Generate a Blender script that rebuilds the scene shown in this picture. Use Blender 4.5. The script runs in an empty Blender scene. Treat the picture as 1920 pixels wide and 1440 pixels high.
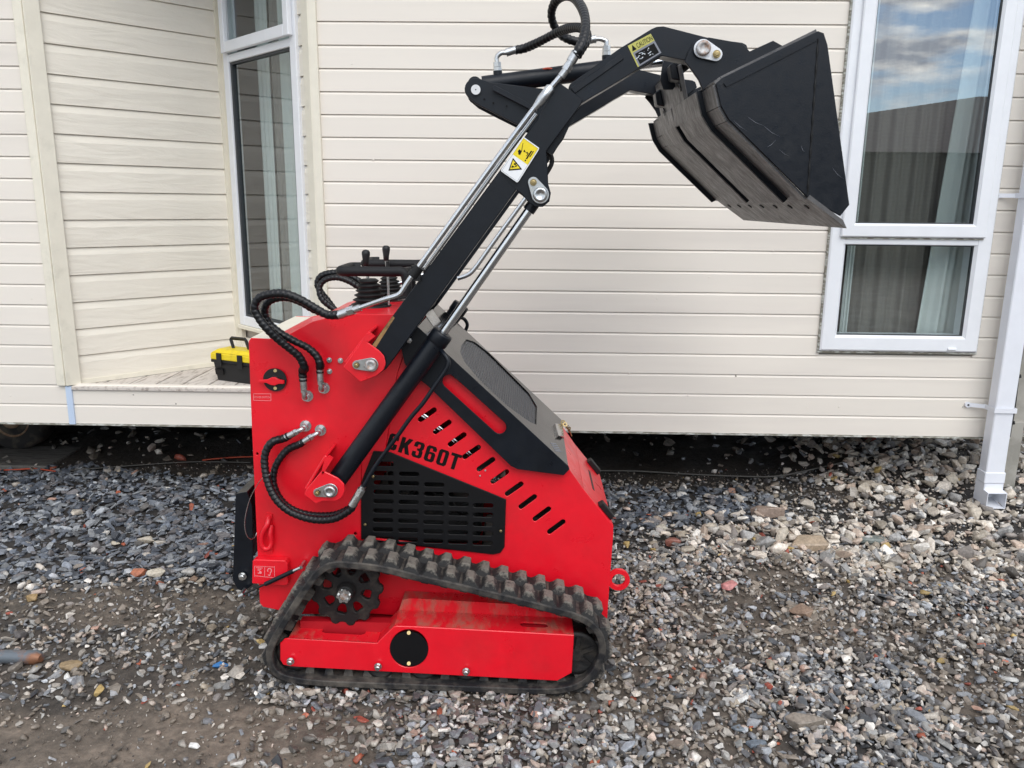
import bpy, bmesh, math, random
import numpy as np
from mathutils import Vector, Matrix
from mathutils.geometry import tessellate_polygon

# ------------------------------------------------------------------ camera
SC = bpy.context.scene
COL = SC.collection
F_PX = 1500.0
YAW, PITCH, ROLL = math.radians(0.95), math.radians(12.73), math.radians(0.6)
ca, sa, cp, sp = math.cos(YAW), math.sin(YAW), math.cos(PITCH), math.sin(PITCH)
FW = Vector((-sa * cp, ca * cp, -sp))
R0 = Vector((ca, sa, 0))
U0 = R0.cross(FW)
RT = R0 * math.cos(ROLL) + U0 * math.sin(ROLL)
UP = U0 * math.cos(ROLL) - R0 * math.sin(ROLL)
def ray(px, py):
    return FW * F_PX + RT * (px - 960) - UP * (py - 720)
_d = ray(800, 1303)
CAM = Vector((0, 0, -_d.z * 2.06 / _d.y))
cam_data = bpy.data.cameras.new('camera')
cam = bpy.data.objects.new('camera', cam_data)
COL.objects.link(cam)
M = Matrix((RT, UP, -FW)).transposed().to_4x4()
M.translation = CAM
cam.matrix_world = M
cam_data.sensor_width = 36
cam_data.lens = 36 * F_PX / 1920
cam_data.clip_end = 500
cam_data.clip_start = 0.05
SC.camera = cam

# ------------------------------------------------------------------ light
SUN_EL, SUN_AZ = math.radians(48), math.radians(163)   # azimuth clockwise from +Y
world = bpy.data.worlds.new("World")
SC.world = world
world.use_nodes = True
wt = world.node_tree
wt.nodes.clear()
def wn(t, **k):
    n = wt.nodes.new(t)
    for a, b in k.items(): setattr(n, a, b)
    return n
w_out = wn('ShaderNodeOutputWorld'); w_bg = wn('ShaderNodeBackground')
w_sky = wn('ShaderNodeTexSky', sky_type='NISHITA', sun_disc=False)
w_sky.sun_elevation = SUN_EL; w_sky.sun_rotation = SUN_AZ
w_sky.air_density = 1.0; w_sky.dust_density = 0.3; w_sky.ozone_density = 3.0
w_tc = wn('ShaderNodeTexCoord'); w_map = wn('ShaderNodeMapping')
w_map.inputs['Scale'].default_value = (1.0, 1.0, 3.4)
w_map.inputs['Location'].default_value = (0.35, 0.1, 0.2)
w_no = wn('ShaderNodeTexNoise'); w_no.inputs['Scale'].default_value = 6.5
w_no.inputs['Detail'].default_value = 7; w_no.inputs['Roughness'].default_value = 0.55
w_ra = wn('ShaderNodeMapRange'); w_ra.inputs[1].default_value = 0.43; w_ra.inputs[2].default_value = 0.56
w_n2 = wn('ShaderNodeTexNoise'); w_n2.inputs['Scale'].default_value = 14.0; w_n2.inputs['Detail'].default_value = 5
w_cr = wn('ShaderNodeMix', data_type='RGBA')
w_cr.inputs[6].default_value = (4.6, 5.0, 5.8, 1); w_cr.inputs[7].default_value = (15, 14.6, 13.6, 1)
w_r2 = wn('ShaderNodeMapRange'); w_r2.inputs[1].default_value = 0.38; w_r2.inputs[2].default_value = 0.62
w_mx = wn('ShaderNodeMix', data_type='RGBA')
L = wt.links.new
L(w_tc.outputs['Generated'], w_map.inputs[0]); L(w_map.outputs[0], w_no.inputs['Vector']); L(w_map.outputs[0], w_n2.inputs['Vector'])
L(w_no.outputs['Fac'], w_ra.inputs[0]); L(w_n2.outputs['Fac'], w_r2.inputs[0]); L(w_r2.outputs[0], w_cr.inputs[0])
L(w_ra.outputs[0], w_mx.inputs[0]); L(w_sky.outputs[0], w_mx.inputs[6]); L(w_cr.outputs[2], w_mx.inputs[7])
L(w_mx.outputs[2], w_bg.inputs[0]); w_bg.inputs[1].default_value = 0.095
L(w_bg.outputs[0], w_out.inputs[0])
sun_d = bpy.data.lights.new('sun', 'SUN'); sun_d.energy = 1.15; sun_d.angle = math.radians(50); sun_d.color = (1, .965, .91)
sun = bpy.data.objects.new('sun', sun_d); COL.objects.link(sun)
sdir = Vector((math.sin(SUN_AZ) * math.cos(SUN_EL), math.cos(SUN_AZ) * math.cos(SUN_EL), math.sin(SUN_EL)))
sun.rotation_euler = sdir.to_track_quat('Z', 'Y').to_euler(); sun.location = (0, 0, 20)
SC.view_settings.view_transform = 'Standard'; SC.view_settings.look = 'None'
SC.view_settings.exposure = 0.86; SC.view_settings.gamma = 1; SC.view_settings.use_curve_mapping = False
SC.cycles.use_denoising = True
SC.cycles.max_bounces = 7; SC.cycles.transparent_max_bounces = 12

random.seed(7)
rng = np.random.default_rng(11)

# ------------------------------------------------------------------ pixel -> world
def P(px, py, Y):
    d = ray(px, py); t = (Y - CAM.y) / d.y
    return CAM + d * t
def XZ(pts, Y):
    return [(lambda v: (v.x, v.z))(P(a, b, Y)) for a, b in pts]
def hit(px, py, p0, n):
    d = ray(px, py); return CAM + d * ((p0 - CAM).dot(n) / d.dot(n))
def plen(Y, z=0.8):          # metres per reference pixel near that depth
    return (Y * cp + (CAM.z - z) * sp) / F_PX

# ------------------------------------------------------------------ materials
def mat(name, col, rough=0.5, metal=0.0, var=0.0, vscale=6.0, col2=None, mix=(0.45, 0.6), bump=0.0, bscale=60.0, rvar=0.0,
        spec=0.5, coat=0.0, stretch=None, detail=5.0, coords='Object', island=0.0):
    m = bpy.data.materials.new(name); m.use_nodes = True
    nt = m.node_tree; n = nt.nodes; l = nt.links.new
    b = n['Principled BSDF']
    b.inputs['Base Color'].default_value = (*col, 1); b.inputs['Roughness'].default_value = rough
    b.inputs['Metallic'].default_value = metal; b.inputs['Specular IOR Level'].default_value = spec
    b.inputs['Coat Weight'].default_value = coat; b.inputs['Coat Roughness'].default_value = 0.12
    tc = n.new('ShaderNodeTexCoord'); mp = n.new('ShaderNodeMapping')
    l(tc.outputs[coords], mp.inputs[0])
    if stretch: mp.inputs['Scale'].default_value = stretch
    last = None
    def noise(s, d=detail):
        t = n.new('ShaderNodeTexNoise'); t.inputs['Scale'].default_value = s; t.inputs['Detail'].default_value = d
        t.inputs['Roughness'].default_value = 0.6
        l(mp.outputs[0], t.inputs['Vector']); return t
    if col2 is not None:
        t = noise(vscale); r = n.new('ShaderNodeMapRange'); r.inputs[1].default_value, r.inputs[2].default_value = mix
        l(t.outputs['Fac'], r.inputs[0]); x = n.new('ShaderNodeMix'); x.data_type = 'RGBA'
        x.inputs[6].default_value = (*col, 1); x.inputs[7].default_value = (*col2, 1)
        l(r.outputs[0], x.inputs[0]); last = x.outputs[2]
    if var or island:
        h = n.new('ShaderNodeHueSaturation')
        if last: l(last, h.inputs['Color'])
        else: h.inputs['Color'].default_value = (*col, 1)
        if var:
            t = noise(vscale * 1.7); r = n.new('ShaderNodeMapRange')
            r.inputs[1].default_value, r.inputs[2].default_value = .3, .7
            r.inputs[3].default_value, r.inputs[4].default_value = 1 - var, 1 + var
            l(t.outputs['Fac'], r.inputs[0]); val = r.outputs[0]
        if island:
            oi = n.new('ShaderNodeObjectInfo'); r3 = n.new('ShaderNodeMapRange')
            r3.inputs[3].default_value, r3.inputs[4].default_value = 1 - island, 1 + island
            l(oi.outputs['Random'], r3.inputs[0])
            if var:
                mm = n.new('ShaderNodeMath'); mm.operation = 'MULTIPLY'; l(val, mm.inputs[0]); l(r3.outputs[0], mm.inputs[1]); val = mm.outputs[0]
            else: val = r3.outputs[0]
        l(val, h.inputs['Value']); last = h.outputs[0]
    if last: l(last, b.inputs['Base Color'])
    if rvar:
        t = noise(vscale * 3); r = n.new('ShaderNodeMapRange')
        r.inputs[1].default_value, r.inputs[2].default_value = .3, .7
        r.inputs[3].default_value, r.inputs[4].default_value = max(0, rough - rvar), min(1, rough + rvar)
        l(t.outputs['Fac'], r.inputs[0]); l(r.outputs[0], b.inputs['Roughness'])
    if bump:
        t = noise(bscale, 4); bp = n.new('ShaderNodeBump'); bp.inputs['Strength'].default_value = bump
        bp.inputs['Distance'].default_value = 0.002
        l(t.outputs['Fac'], bp.inputs['Height']); l(bp.outputs[0], b.inputs['Normal'])
    return m

MT = dict(
    red=mat('red_paint', (.74, .0055, .018), .34, var=.07, col2=(.56, .012, .018), mix=(.52, .85), vscale=5, bump=.12, bscale=260, rvar=.08, coat=.15),
    red_dirty=mat('dusty_red_paint', (.70, .007, .018), .36, col2=(.30, .17, .12), mix=(.5, .72), vscale=7, stretch=(2.2, 1, 1), bump=.12, bscale=260, rvar=.15),
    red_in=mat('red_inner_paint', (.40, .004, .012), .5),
    black=mat('black_blue_paint', (.0045, .0065, .0105), .36, spec=.32, var=.25, vscale=7, bump=.12, bscale=300, rvar=.1),
    black_worn=mat('worn_black_paint', (.005, .007, .011), .38, spec=.32, col2=(.022, .023, .025), mix=(.62, .8), vscale=14, bump=.13, bscale=260, rvar=.12),
    hood=mat('glossy_black_hood', (.008, .008, .009), .13, var=.3, vscale=3, rvar=.06, coat=0, spec=.6),
    panel=mat('black_vent_paint', (.004, .004, .005), .45, spec=.3, bump=.1, bscale=300),
    worn=mat('scraped_steel', (.135, .131, .130), .45, metal=.4, col2=(.065, .063, .064), mix=(.42, .70), vscale=10, stretch=(1, 2.2, 1.0), detail=9, bump=.5, bscale=90, rvar=.15),
    chrome=mat('polished_steel', (.62, .63, .64), .16, metal=1, rvar=.06, vscale=20),
    zinc=mat('zinc_plating', (.55, .56, .56), .33, metal=1, var=.12, vscale=30, rvar=.1),
    rusty=mat('rusty_pin', (.30, .20, .15), .6, metal=.5, col2=(.5, .5, .5), mix=(.4, .6), vscale=60),
    brass=mat('yellow_zinc', (.36, .28, .14), .42, metal=1),
    rubber=mat('black_rubber', (.006, .006, .0065), .55, spec=.35, var=.2, vscale=30, bump=.3, bscale=150),
    hose=mat('hose_wrap', (.0035, .004, .0055), .36, spec=.4, var=.3, vscale=40),
    grip=mat('foam_grip', (.006, .006, .0075), .6, spec=.35, bump=.4, bscale=300),
    track=mat('dusty_rubber', (.012, .012, .0135), .66, spec=.35, col2=(.12, .105, .088), mix=(.42, .72), vscale=16, bump=.9, bscale=70, detail=8, rvar=.1),
    lug=mat('muddy_rubber', (.05, .046, .042), .8, col2=(.25, .21, .165), mix=(.40, .66), vscale=26, bump=1.0, bscale=110, detail=8),
    cast=mat('cast_iron', (.010, .0095, .0095), .6, spec=.35, col2=(.05, .042, .034), mix=(.5, .75), vscale=20, bump=.6, bscale=160),
    mesh=mat('wire_mesh', (.16, .16, .165), .35, metal=.9),
    dark=mat('engine_dark', (.012, .012, .012), .6),
    siding=mat('siding_pink_white', (.755, .705, .632), .48, col2=(.68, .63, .57), mix=(.5, .78), vscale=1.3, var=.02, stretch=(.35, 1, 4), bump=.05, bscale=40, island=.018),
    trim=mat('cream_trim', (.74, .70, .59), .5, var=.04, vscale=8, col2=(.6, .57, .47), mix=(.6, .8), bump=.2, bscale=80),
    upvc=mat('white_upvc', (.78, .80, .83), .28, var=.03, vscale=5),
    gasket=mat('window_gasket', (.03, .035, .04), .5),
    grime=mat('algae_grime', (.22, .21, .17), .8, col2=(.55, .56, .52), mix=(.45, .6), vscale=26, stretch=(1, 1, 4)),
    film=mat('pale_blue_film', (.50, .60, .75), .4),
    pipe=mat('white_downpipe', (.76, .78, .83), .25, var=.03, vscale=6),
    deck=mat('weathered_deck', (.60, .55, .50), .75, col2=(.35, .30, .26), mix=(.5, .66), vscale=10, stretch=(5, 1, 5), bump=.6, bscale=70, island=.08),
    wood=mat('grey_timber', (.16, .15, .135), .85, col2=(.09, .08, .07), vscale=12, stretch=(1, 6, 6), bump=.5, bscale=60),
    soffit=mat('underfloor', (.03, .03, .03), .9),
    cement=mat('cement_render', (.36, .345, .31), .85, col2=(.27, .26, .23), vscale=6, bump=.5, bscale=60),
    yellow=mat('yellow_plastic', (.74, .56, .012), .4, col2=(.5, .38, .03), mix=(.55, .8), vscale=26, bump=.2, bscale=90),
    tbox=mat('black_plastic', (.012, .0125, .0135), .45, spec=.35, col2=(.035, .035, .035), mix=(.6, .8), vscale=25, bump=.15, bscale=200),
    white=mat('white_print', (.80, .81, .82), .4),
    ylw=mat('yellow_print', (.80, .62, .01), .35),
    ylw2=mat('faded_yellow_print', (.46, .44, .10), .45, var=.1, vscale=40),
    ink=mat('black_print', (.003, .003, .003), .6, spec=.2),
    greyp=mat('grey_print', (.20, .21, .24), .5),
    pinkp=mat('pale_red_print', (.82, .26, .28), .5),
    room=mat('room_wall', (.42, .38, .33), .9),
    roomd=mat('room_floor', (.16, .13, .11), .9),
    tyre=mat('old_tyre', (.02, .018, .017), .9, col2=(.08, .065, .05), vscale=12, bump=.6, bscale=40),
    rust=mat('rusty_hub', (.20, .11, .06), .85, col2=(.34, .24, .16), vscale=20, bump=.6, bscale=60),
    cable=mat('dull_grey_cable', (.10, .095, .085), .7),
    orange=mat('orange_cable', (.48, .07, .03), .5),
    blackcable=mat('black_cable', (.012, .012, .014), .45),
    tile=mat('brown_roof', (.06, .045, .045), .8, var=.3, vscale=3),
    render=mat('brown_wall', (.055, .048, .046), .9, var=.2, vscale=2),
    tube=mat('galvanised_rusty_tube', (.13, .15, .17), .5, metal=.35, col2=(.24, .11, .06), mix=(.48, .58), vscale=9, bump=.3, bscale=80),
    blue=mat('blue_plastic_scrap', (.02, .16, .42), .35),
    tan=mat('bare_primer', (.30, .17, .06), .6, col2=(.16, .08, .03), vscale=60),
)
def cream_wood():
    m = mat('cream_woodgrain_siding', (.775, .73, .635), .55, var=.02, vscale=3, island=.02)
    nt = m.node_tree; n = nt.nodes; l = nt.links.new; b = n['Principled BSDF']
    tc = n.new('ShaderNodeTexCoord'); mp = n.new('ShaderNodeMapping'); mp.inputs['Scale'].default_value = (1.6, 1.6, 9.0)
    oi = n.new('ShaderNodeObjectInfo'); ad = n.new('ShaderNodeVectorMath'); ad.operation = 'ADD'
    mu = n.new('ShaderNodeMath'); mu.operation = 'MULTIPLY'; mu.inputs[1].default_value = 17.3
    l(oi.outputs['Random'], mu.inputs[0]); l(tc.outputs['Object'], ad.inputs[0]); l(mu.outputs[0], ad.inputs[1]); l(ad.outputs[0], mp.inputs[0])
    n1 = n.new('ShaderNodeTexNoise'); n1.inputs['Scale'].default_value = 2.2; n1.inputs['Detail'].default_value = 2; n1.inputs['Distortion'].default_value = .8
    l(mp.outputs[0], n1.inputs['Vector'])
    m2 = n.new('ShaderNodeMath'); m2.operation = 'MULTIPLY'; m2.inputs[1].default_value = 11.0
    m3 = n.new('ShaderNodeMath'); m3.operation = 'FRACT'
    l(n1.outputs['Fac'], m2.inputs[0]); l(m2.outputs[0], m3.inputs[0])
    n2 = n.new('ShaderNodeTexNoise'); n2.inputs['Scale'].default_value = 55; n2.inputs['Detail'].default_value = 6
    mp2 = n.new('ShaderNodeMapping'); mp2.inputs['Scale'].default_value = (.7, .7, 2.5); l(ad.outputs[0], mp2.inputs[0]); l(mp2.outputs[0], n2.inputs['Vector'])
    m4 = n.new('ShaderNodeMath'); m4.operation = 'MULTIPLY_ADD'; m4.inputs[1].default_value = .8
    l(n2.outputs['Fac'], m4.inputs[0]); l(m3.outputs[0], m4.inputs[2])
    bp = n.new('ShaderNodeBump'); bp.inputs['Strength'].default_value = .32; bp.inputs['Distance'].default_value = .0022
    l(m4.outputs[0], bp.inputs['Height']); l(bp.outputs[0], b.inputs['Normal'])
    return m
MT['cream'] = cream_wood()
def lugmat():
    m = MT['lug']; nt = m.node_tree; n = nt.nodes; l = nt.links.new; b = n['Principled BSDF']
    tc = n.new('ShaderNodeTexCoord'); sx = n.new('ShaderNodeSeparateXYZ'); l(tc.outputs['Object'], sx.inputs[0])
    oi = n.new('ShaderNodeObjectInfo'); ad = n.new('ShaderNodeVectorMath'); ad.operation = 'ADD'; l(tc.outputs['Object'], ad.inputs[0]); l(oi.outputs['Location'], ad.inputs[1])
    no = n.new('ShaderNodeTexNoise'); no.inputs['Scale'].default_value = 75; no.inputs['Detail'].default_value = 8; no.inputs['Roughness'].default_value = .75; l(ad.outputs[0], no.inputs['Vector'])
    r = n.new('ShaderNodeMapRange'); r.inputs[1].default_value, r.inputs[2].default_value, r.inputs[3].default_value, r.inputs[4].default_value = .004, .022, -.16, .16; l(sx.outputs[2], r.inputs[0])
    a = n.new('ShaderNodeMath'); a.operation = 'ADD'; l(r.outputs[0], a.inputs[0]); l(no.outputs['Fac'], a.inputs[1])
    r2 = n.new('ShaderNodeMapRange'); r2.inputs[1].default_value, r2.inputs[2].default_value = .46, .64; l(a.outputs[0], r2.inputs[0])
    x = n.new('ShaderNodeMix'); x.data_type = 'RGBA'; x.inputs[6].default_value = (.016, .0155, .0155, 1); x.inputs[7].default_value = (.165, .148, .125, 1); l(r2.outputs[0], x.inputs[0]); l(x.outputs[2], b.inputs['Base Color'])
    bp = n.new('ShaderNodeBump'); bp.inputs['Strength'].default_value = 1; bp.inputs['Distance'].default_value = .004; l(no.outputs['Fac'], bp.inputs['Height']); l(bp.outputs[0], b.inputs['Normal'])
lugmat()
def glass(ior):
    m = bpy.data.materials.new('window_glass'); m.use_nodes = True
    nt = m.node_tree; n = nt.nodes; l = nt.links.new; n.clear()
    o = n.new('ShaderNodeOutputMaterial'); mx = n.new('ShaderNodeMixShader'); tr = n.new('ShaderNodeBsdfTransparent')
    gl = n.new('ShaderNodeBsdfGlossy'); fr = n.new('ShaderNodeFresnel'); ma = n.new('ShaderNodeMath')
    tr.inputs[0].default_value = (.86, .9, .9, 1); gl.inputs['Roughness'].default_value = .004; gl.inputs[0].default_value = (.95, .97, 1, 1)
    fr.inputs[0].default_value = ior; ma.operation = 'MULTIPLY_ADD'; ma.inputs[1].default_value = 1.0; ma.inputs[2].default_value = .0
    ge = n.new('ShaderNodeNewGeometry'); mb_ = n.new('ShaderNodeMath'); mb_.operation = 'SUBTRACT'; mb_.inputs[0].default_value = 1.0; mc_ = n.new('ShaderNodeMath'); mc_.operation = 'MULTIPLY'
    l(ge.outputs['Backfacing'], mb_.inputs[1]); l(fr.outputs[0], ma.inputs[0]); l(ma.outputs[0], mc_.inputs[0]); l(mb_.outputs[0], mc_.inputs[1]); l(mc_.outputs[0], mx.inputs[0]); l(tr.outputs[0], mx.inputs[1]); l(gl.outputs[0], mx.inputs[2]); l(mx.outputs[0], o.inputs[0])
    return m
MT['glass'] = glass(3.3); MT['plain_glass'] = glass(2.1)
def fabric(name, c1, c2, transl=.35):
    m = mat(name, c1, .9, var=.06, vscale=4)
    nt = m.node_tree; n = nt.nodes; l = nt.links.new; b = n['Principled BSDF']
    tc = n.new('ShaderNodeTexCoord'); w = n.new('ShaderNodeTexWave'); w.bands_direction = 'Z'; w.inputs['Scale'].default_value = 55; w.inputs['Distortion'].default_value = 1.5
    mp = n.new('ShaderNodeMapping'); l(tc.outputs['Object'], mp.inputs[0]); l(mp.outputs[0], w.inputs[0])
    x = n.new('ShaderNodeMix'); x.data_type = 'RGBA'; x.inputs[6].default_value = (*c1, 1); x.inputs[7].default_value = (*c2, 1)
    l(w.outputs['Fac'], x.inputs[0]); l(x.outputs[2], b.inputs['Base Color'])
    return m
MT['net'] = fabric('brown_ribbed_curtain', (.30, .27, .24), (.21, .185, .165))
MT['pale'] = fabric('pale_curtain', (.74, .76, .73), (.68, .70, .68))
MT['taupe'] = fabric('taupe_curtain', (.30, .27, .245), (.24, .215, .20))

def stone_mat(name, wet=.45):
    m = bpy.data.materials.new(name); m.use_nodes = True
    nt = m.node_tree; n = nt.nodes; l = nt.links.new; b = n['Principled BSDF']
    at = n.new('ShaderNodeAttribute'); at.attribute_name = 'stone_colour'
    tc = n.new('ShaderNodeTexCoord'); t = n.new('ShaderNodeTexNoise'); t.inputs['Scale'].default_value = 90; t.inputs['Detail'].default_value = 6
    t.inputs['Roughness'].default_value = .7
    l(tc.outputs['Object'], t.inputs['Vector']); r = n.new('ShaderNodeMapRange')
    r.inputs[1].default_value, r.inputs[2].default_value, r.inputs[3].default_value, r.inputs[4].default_value = .3, .7, .62, 1.35
    l(t.outputs['Fac'], r.inputs[0]); h = n.new('ShaderNodeHueSaturation'); l(at.outputs['Color'], h.inputs['Color']); l(r.outputs[0], h.inputs['Value'])
    l(h.outputs[0], b.inputs['Base Color']); b.inputs['Roughness'].default_value = wet; b.inputs['Specular IOR Level'].default_value = .45
    bp = n.new('ShaderNodeBump'); bp.inputs['Strength'].default_value = .5; bp.inputs['Distance'].default_value = .002
    l(t.outputs['Fac'], bp.inputs['Height']); l(bp.outputs[0], b.inputs['Normal'])
    return m
MT['stone'] = stone_mat('stone_surface', .42)
def mud():
    m = bpy.data.materials.new('wet_mud'); m.use_nodes = True
    nt = m.node_tree; n = nt.nodes; l = nt.links.new; b = n['Principled BSDF']
    tc = n.new('ShaderNodeTexCoord')
    def no(s, d=8):
        t = n.new('ShaderNodeTexNoise'); t.inputs['Scale'].default_value = s; t.inputs['Detail'].default_value = d; t.inputs['Roughness'].default_value = .65
        l(tc.outputs['Object'], t.inputs['Vector']); return t
    a = no(2.2); c = no(38); r = n.new('ShaderNodeMapRange'); r.inputs[1].default_value, r.inputs[2].default_value = .38, .62
    l(a.outputs['Fac'], r.inputs[0]); x = n.new('ShaderNodeMix'); x.data_type = 'RGBA'
    x.inputs[6].default_value = (.085, .070, .056, 1); x.inputs[7].default_value = (.19, .152, .118, 1); l(r.outputs[0], x.inputs[0])
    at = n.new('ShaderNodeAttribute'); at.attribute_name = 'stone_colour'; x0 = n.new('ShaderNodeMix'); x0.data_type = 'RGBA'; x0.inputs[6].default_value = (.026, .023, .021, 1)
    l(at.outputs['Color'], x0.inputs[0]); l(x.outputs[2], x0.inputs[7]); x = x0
    r2 = n.new('ShaderNodeMapRange'); r2.inputs[1].default_value, r2.inputs[2].default_value, r2.inputs[3].default_value, r2.inputs[4].default_value = .3, .7, .55, 1.5
    l(c.outputs['Fac'], r2.inputs[0]); h = n.new('ShaderNodeHueSaturation'); l(x.outputs[2], h.inputs['Color']); l(r2.outputs[0], h.inputs['Value']); l(h.outputs[0], b.inputs['Base Color'])
    r3 = n.new('ShaderNodeMapRange'); r3.inputs[1].default_value, r3.inputs[2].default_value, r3.inputs[3].default_value, r3.inputs[4].default_value = .4, .65, .85, .38
    l(no(3.5).outputs['Fac'], r3.inputs[0]); l(r3.outputs[0], b.inputs['Roughness'])
    bp = n.new('ShaderNodeBump'); bp.inputs['Strength'].default_value = .8; bp.inputs['Distance'].default_value = .008
    l(c.outputs['Fac'], bp.inputs['Height']); l(bp.outputs[0], b.inputs['Normal'])
    return m
MT['mud'] = mud()

# ------------------------------------------------------------------ mesh helpers
class MB:
    def __init__(s): s.v = []; s.f = []; s.sm = []
    def add(s, vs, fs, smooth=False):
        o = len(s.v); s.v += [tuple(v) for v in vs]
        s.f += [tuple(i + o for i in f) for f in fs]; s.sm += [smooth] * len(fs)
    def box(s, x0, x1, y0, y1, z0, z1):
        v = [(x0, y0, z0), (x1, y0, z0), (x1, y1, z0), (x0, y1, z0), (x0, y0, z1), (x1, y0, z1), (x1, y1, z1), (x0, y1, z1)]
        s.add(v, [(0, 3, 2, 1), (4, 5, 6, 7), (0, 1, 5, 4), (1, 2, 6, 5), (2, 3, 7, 6), (3, 0, 4, 7)])
    def hexa(s, a, b):       # two matching quads
        s.add(list(a) + list(b), [(3, 2, 1, 0), (4, 5, 6, 7), (0, 1, 5, 4), (1, 2, 6, 5), (2, 3, 7, 6), (3, 0, 4, 7)])
    def prism(s, poly, y0, y1):   # poly list of (x,z), extruded along Y
        n = len(poly); tris = tessellate_polygon([[Vector((p[0], p[1], 0)) for p in poly]])
        v = [(p[0], y0, p[1]) for p in poly] + [(p[0], y1, p[1]) for p in poly]
        f = [tuple(t) for t in tris] + [tuple(i + n for i in reversed(t)) for t in tris] + [(i, (i + 1) % n, (i + 1) % n + n, i + n) for i in range(n)]
        s.add(v, f)
    def cyl(s, p0, p1, r, seg=20, r1=None, smooth=True):
        s.sweep([p0, p1], None, seg, radii=[r, r if r1 is None else r1], smooth=smooth)
    def ring(s, c, ax, r0, r1, h, seg=24):   # washer
        ax = Vector(ax).normalized(); a = ax.orthogonal().normalized(); b = ax.cross(a); vs = []
        for k in range(seg):
            d = a * math.cos(2 * math.pi * k / seg) + b * math.sin(2 * math.pi * k / seg)
            vs += [c + d * r0, c + d * r1, c + d * r1 + ax * h, c + d * r0 + ax * h]
        f = []
        for k in range(seg):
            i = 4 * k; j = 4 * ((k + 1) % seg)
            for q in range(4): f.append((i + q, i + (q + 1) % 4, j + (q + 1) % 4, j + q))
        s.add(vs, f)
    def sweep(s, pts, r, seg=12, radii=None, rfunc=None, closed=False, smooth=True):
        pts = [Vector(p) for p in pts]; n = len(pts)
        if radii is None: radii = [r] * n
        T = []
        for i in range(n):
            if closed: t = pts[(i + 1) % n] - pts[i - 1]
            else: t = pts[min(i + 1, n - 1)] - pts[max(i - 1, 0)]
            T.append(t.normalized())
        a = T[0].orthogonal().normalized(); vs = []; acc = 0
        for i in range(n):
            if i:
                q = T[i - 1].rotation_difference(T[i]); a = (q @ a); a = (a - T[i] * a.dot(T[i])).normalized()
                acc += (pts[i] - pts[i - 1]).length
            b = T[i].cross(a)
            for k in range(seg):
                th = 2 * math.pi * k / seg
                rr = radii[i] * (rfunc(acc, th) if rfunc else 1)
                vs.append(pts[i] + (a * math.cos(th) + b * math.sin(th)) * rr)
        f = []
        for i in range(n if closed else n - 1):
            j = (i + 1) % n
            for k in range(seg):
                k2 = (k + 1) % seg
                f.append((i * seg + k, i * seg + k2, j * seg + k2, j * seg + k))
        s.add(vs, f, smooth)
        if not closed:
            s.add(vs[:seg], [tuple(reversed(range(seg)))]); s.add(vs[-seg:], [tuple(range(seg))])
    def hexbolt(s, c, ax, r, h, washer=True):
        ax = Vector(ax).normalized(); c = Vector(c)
        if washer: s.cyl(c, c + ax * h * .25, r * 1.25, 20, smooth=False); c = c + ax * h * .25
        s.cyl(c, c + ax * h * .75, r, 6, smooth=False)
        s.cyl(c + ax * h * .75, c + ax * h * .9, r * .75, 12, r1=r * .5, smooth=False)
    def lathe(s, c, ax, prof, seg=24):      # prof: (radius, height along ax)
        ax = Vector(ax).normalized(); a = ax.orthogonal().normalized(); b = ax.cross(a); vs = []
        for r, h in prof:
            for k in range(seg):
                th = 2 * math.pi * k / seg; vs.append(Vector(c) + ax * h + (a * math.cos(th) + b * math.sin(th)) * r)
        f = [(i * seg + k, i * seg + (k + 1) % seg, (i + 1) * seg + (k + 1) % seg, (i + 1) * seg + k) for i in range(len(prof) - 1) for k in range(seg)]
        s.add(vs, f, True)
        m = len(prof) - 1
        s.add(vs[:seg], [tuple(reversed(range(seg)))]); s.add(vs[m * seg:], [tuple(range(seg))])
    def build(s, name, m, parent=None, bevel=0, kind=None):
        me = bpy.data.meshes.new(name); me.from_pydata(s.v, [], s.f); me.update()
        me.polygons.foreach_set('use_smooth', s.sm)
        bm = bmesh.new(); bm.from_mesh(me); bmesh.ops.recalc_face_normals(bm, faces=bm.faces)
        if bevel:
            bmesh.ops.remove_doubles(bm, verts=bm.verts, dist=1e-6)
            es = [e for e in bm.edges if len(e.link_faces) == 2 and e.calc_face_angle(0) > .5]
            bmesh.ops.bevel(bm, geom=es, offset=bevel, segments=1, affect='EDGES', clamp_overlap=True)
        bm.to_mesh(me); bm.free()
        return link(name, me, m, parent, kind)
def link(name, me, m, parent=None, kind=None):
    o = bpy.data.objects.new(name, me); COL.objects.link(o)
    if m is not None: me.materials.append(MT[m] if isinstance(m, str) else m)
    setparent(o, parent)
    if kind: o['kind'] = kind
    return o
def wloc(o):
    l = Vector((0, 0, 0))
    while o is not None: l += o.location; o = o.parent
    return l
def setparent(o, parent):
    if parent is not None:
        o.parent = parent
        o.location = o.location - wloc(parent)
def thing(name, label, cat, loc, group=None):
    o = bpy.data.objects.new(name, None); COL.objects.link(o); o.location = loc; o.empty_display_size = .05
    o['label'] = label; o['category'] = cat
    if group: o['group'] = group
    return o
def tag(o, label, cat, group=None):
    o['label'] = label; o['category'] = cat
    if group: o['group'] = group
    return o

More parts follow.
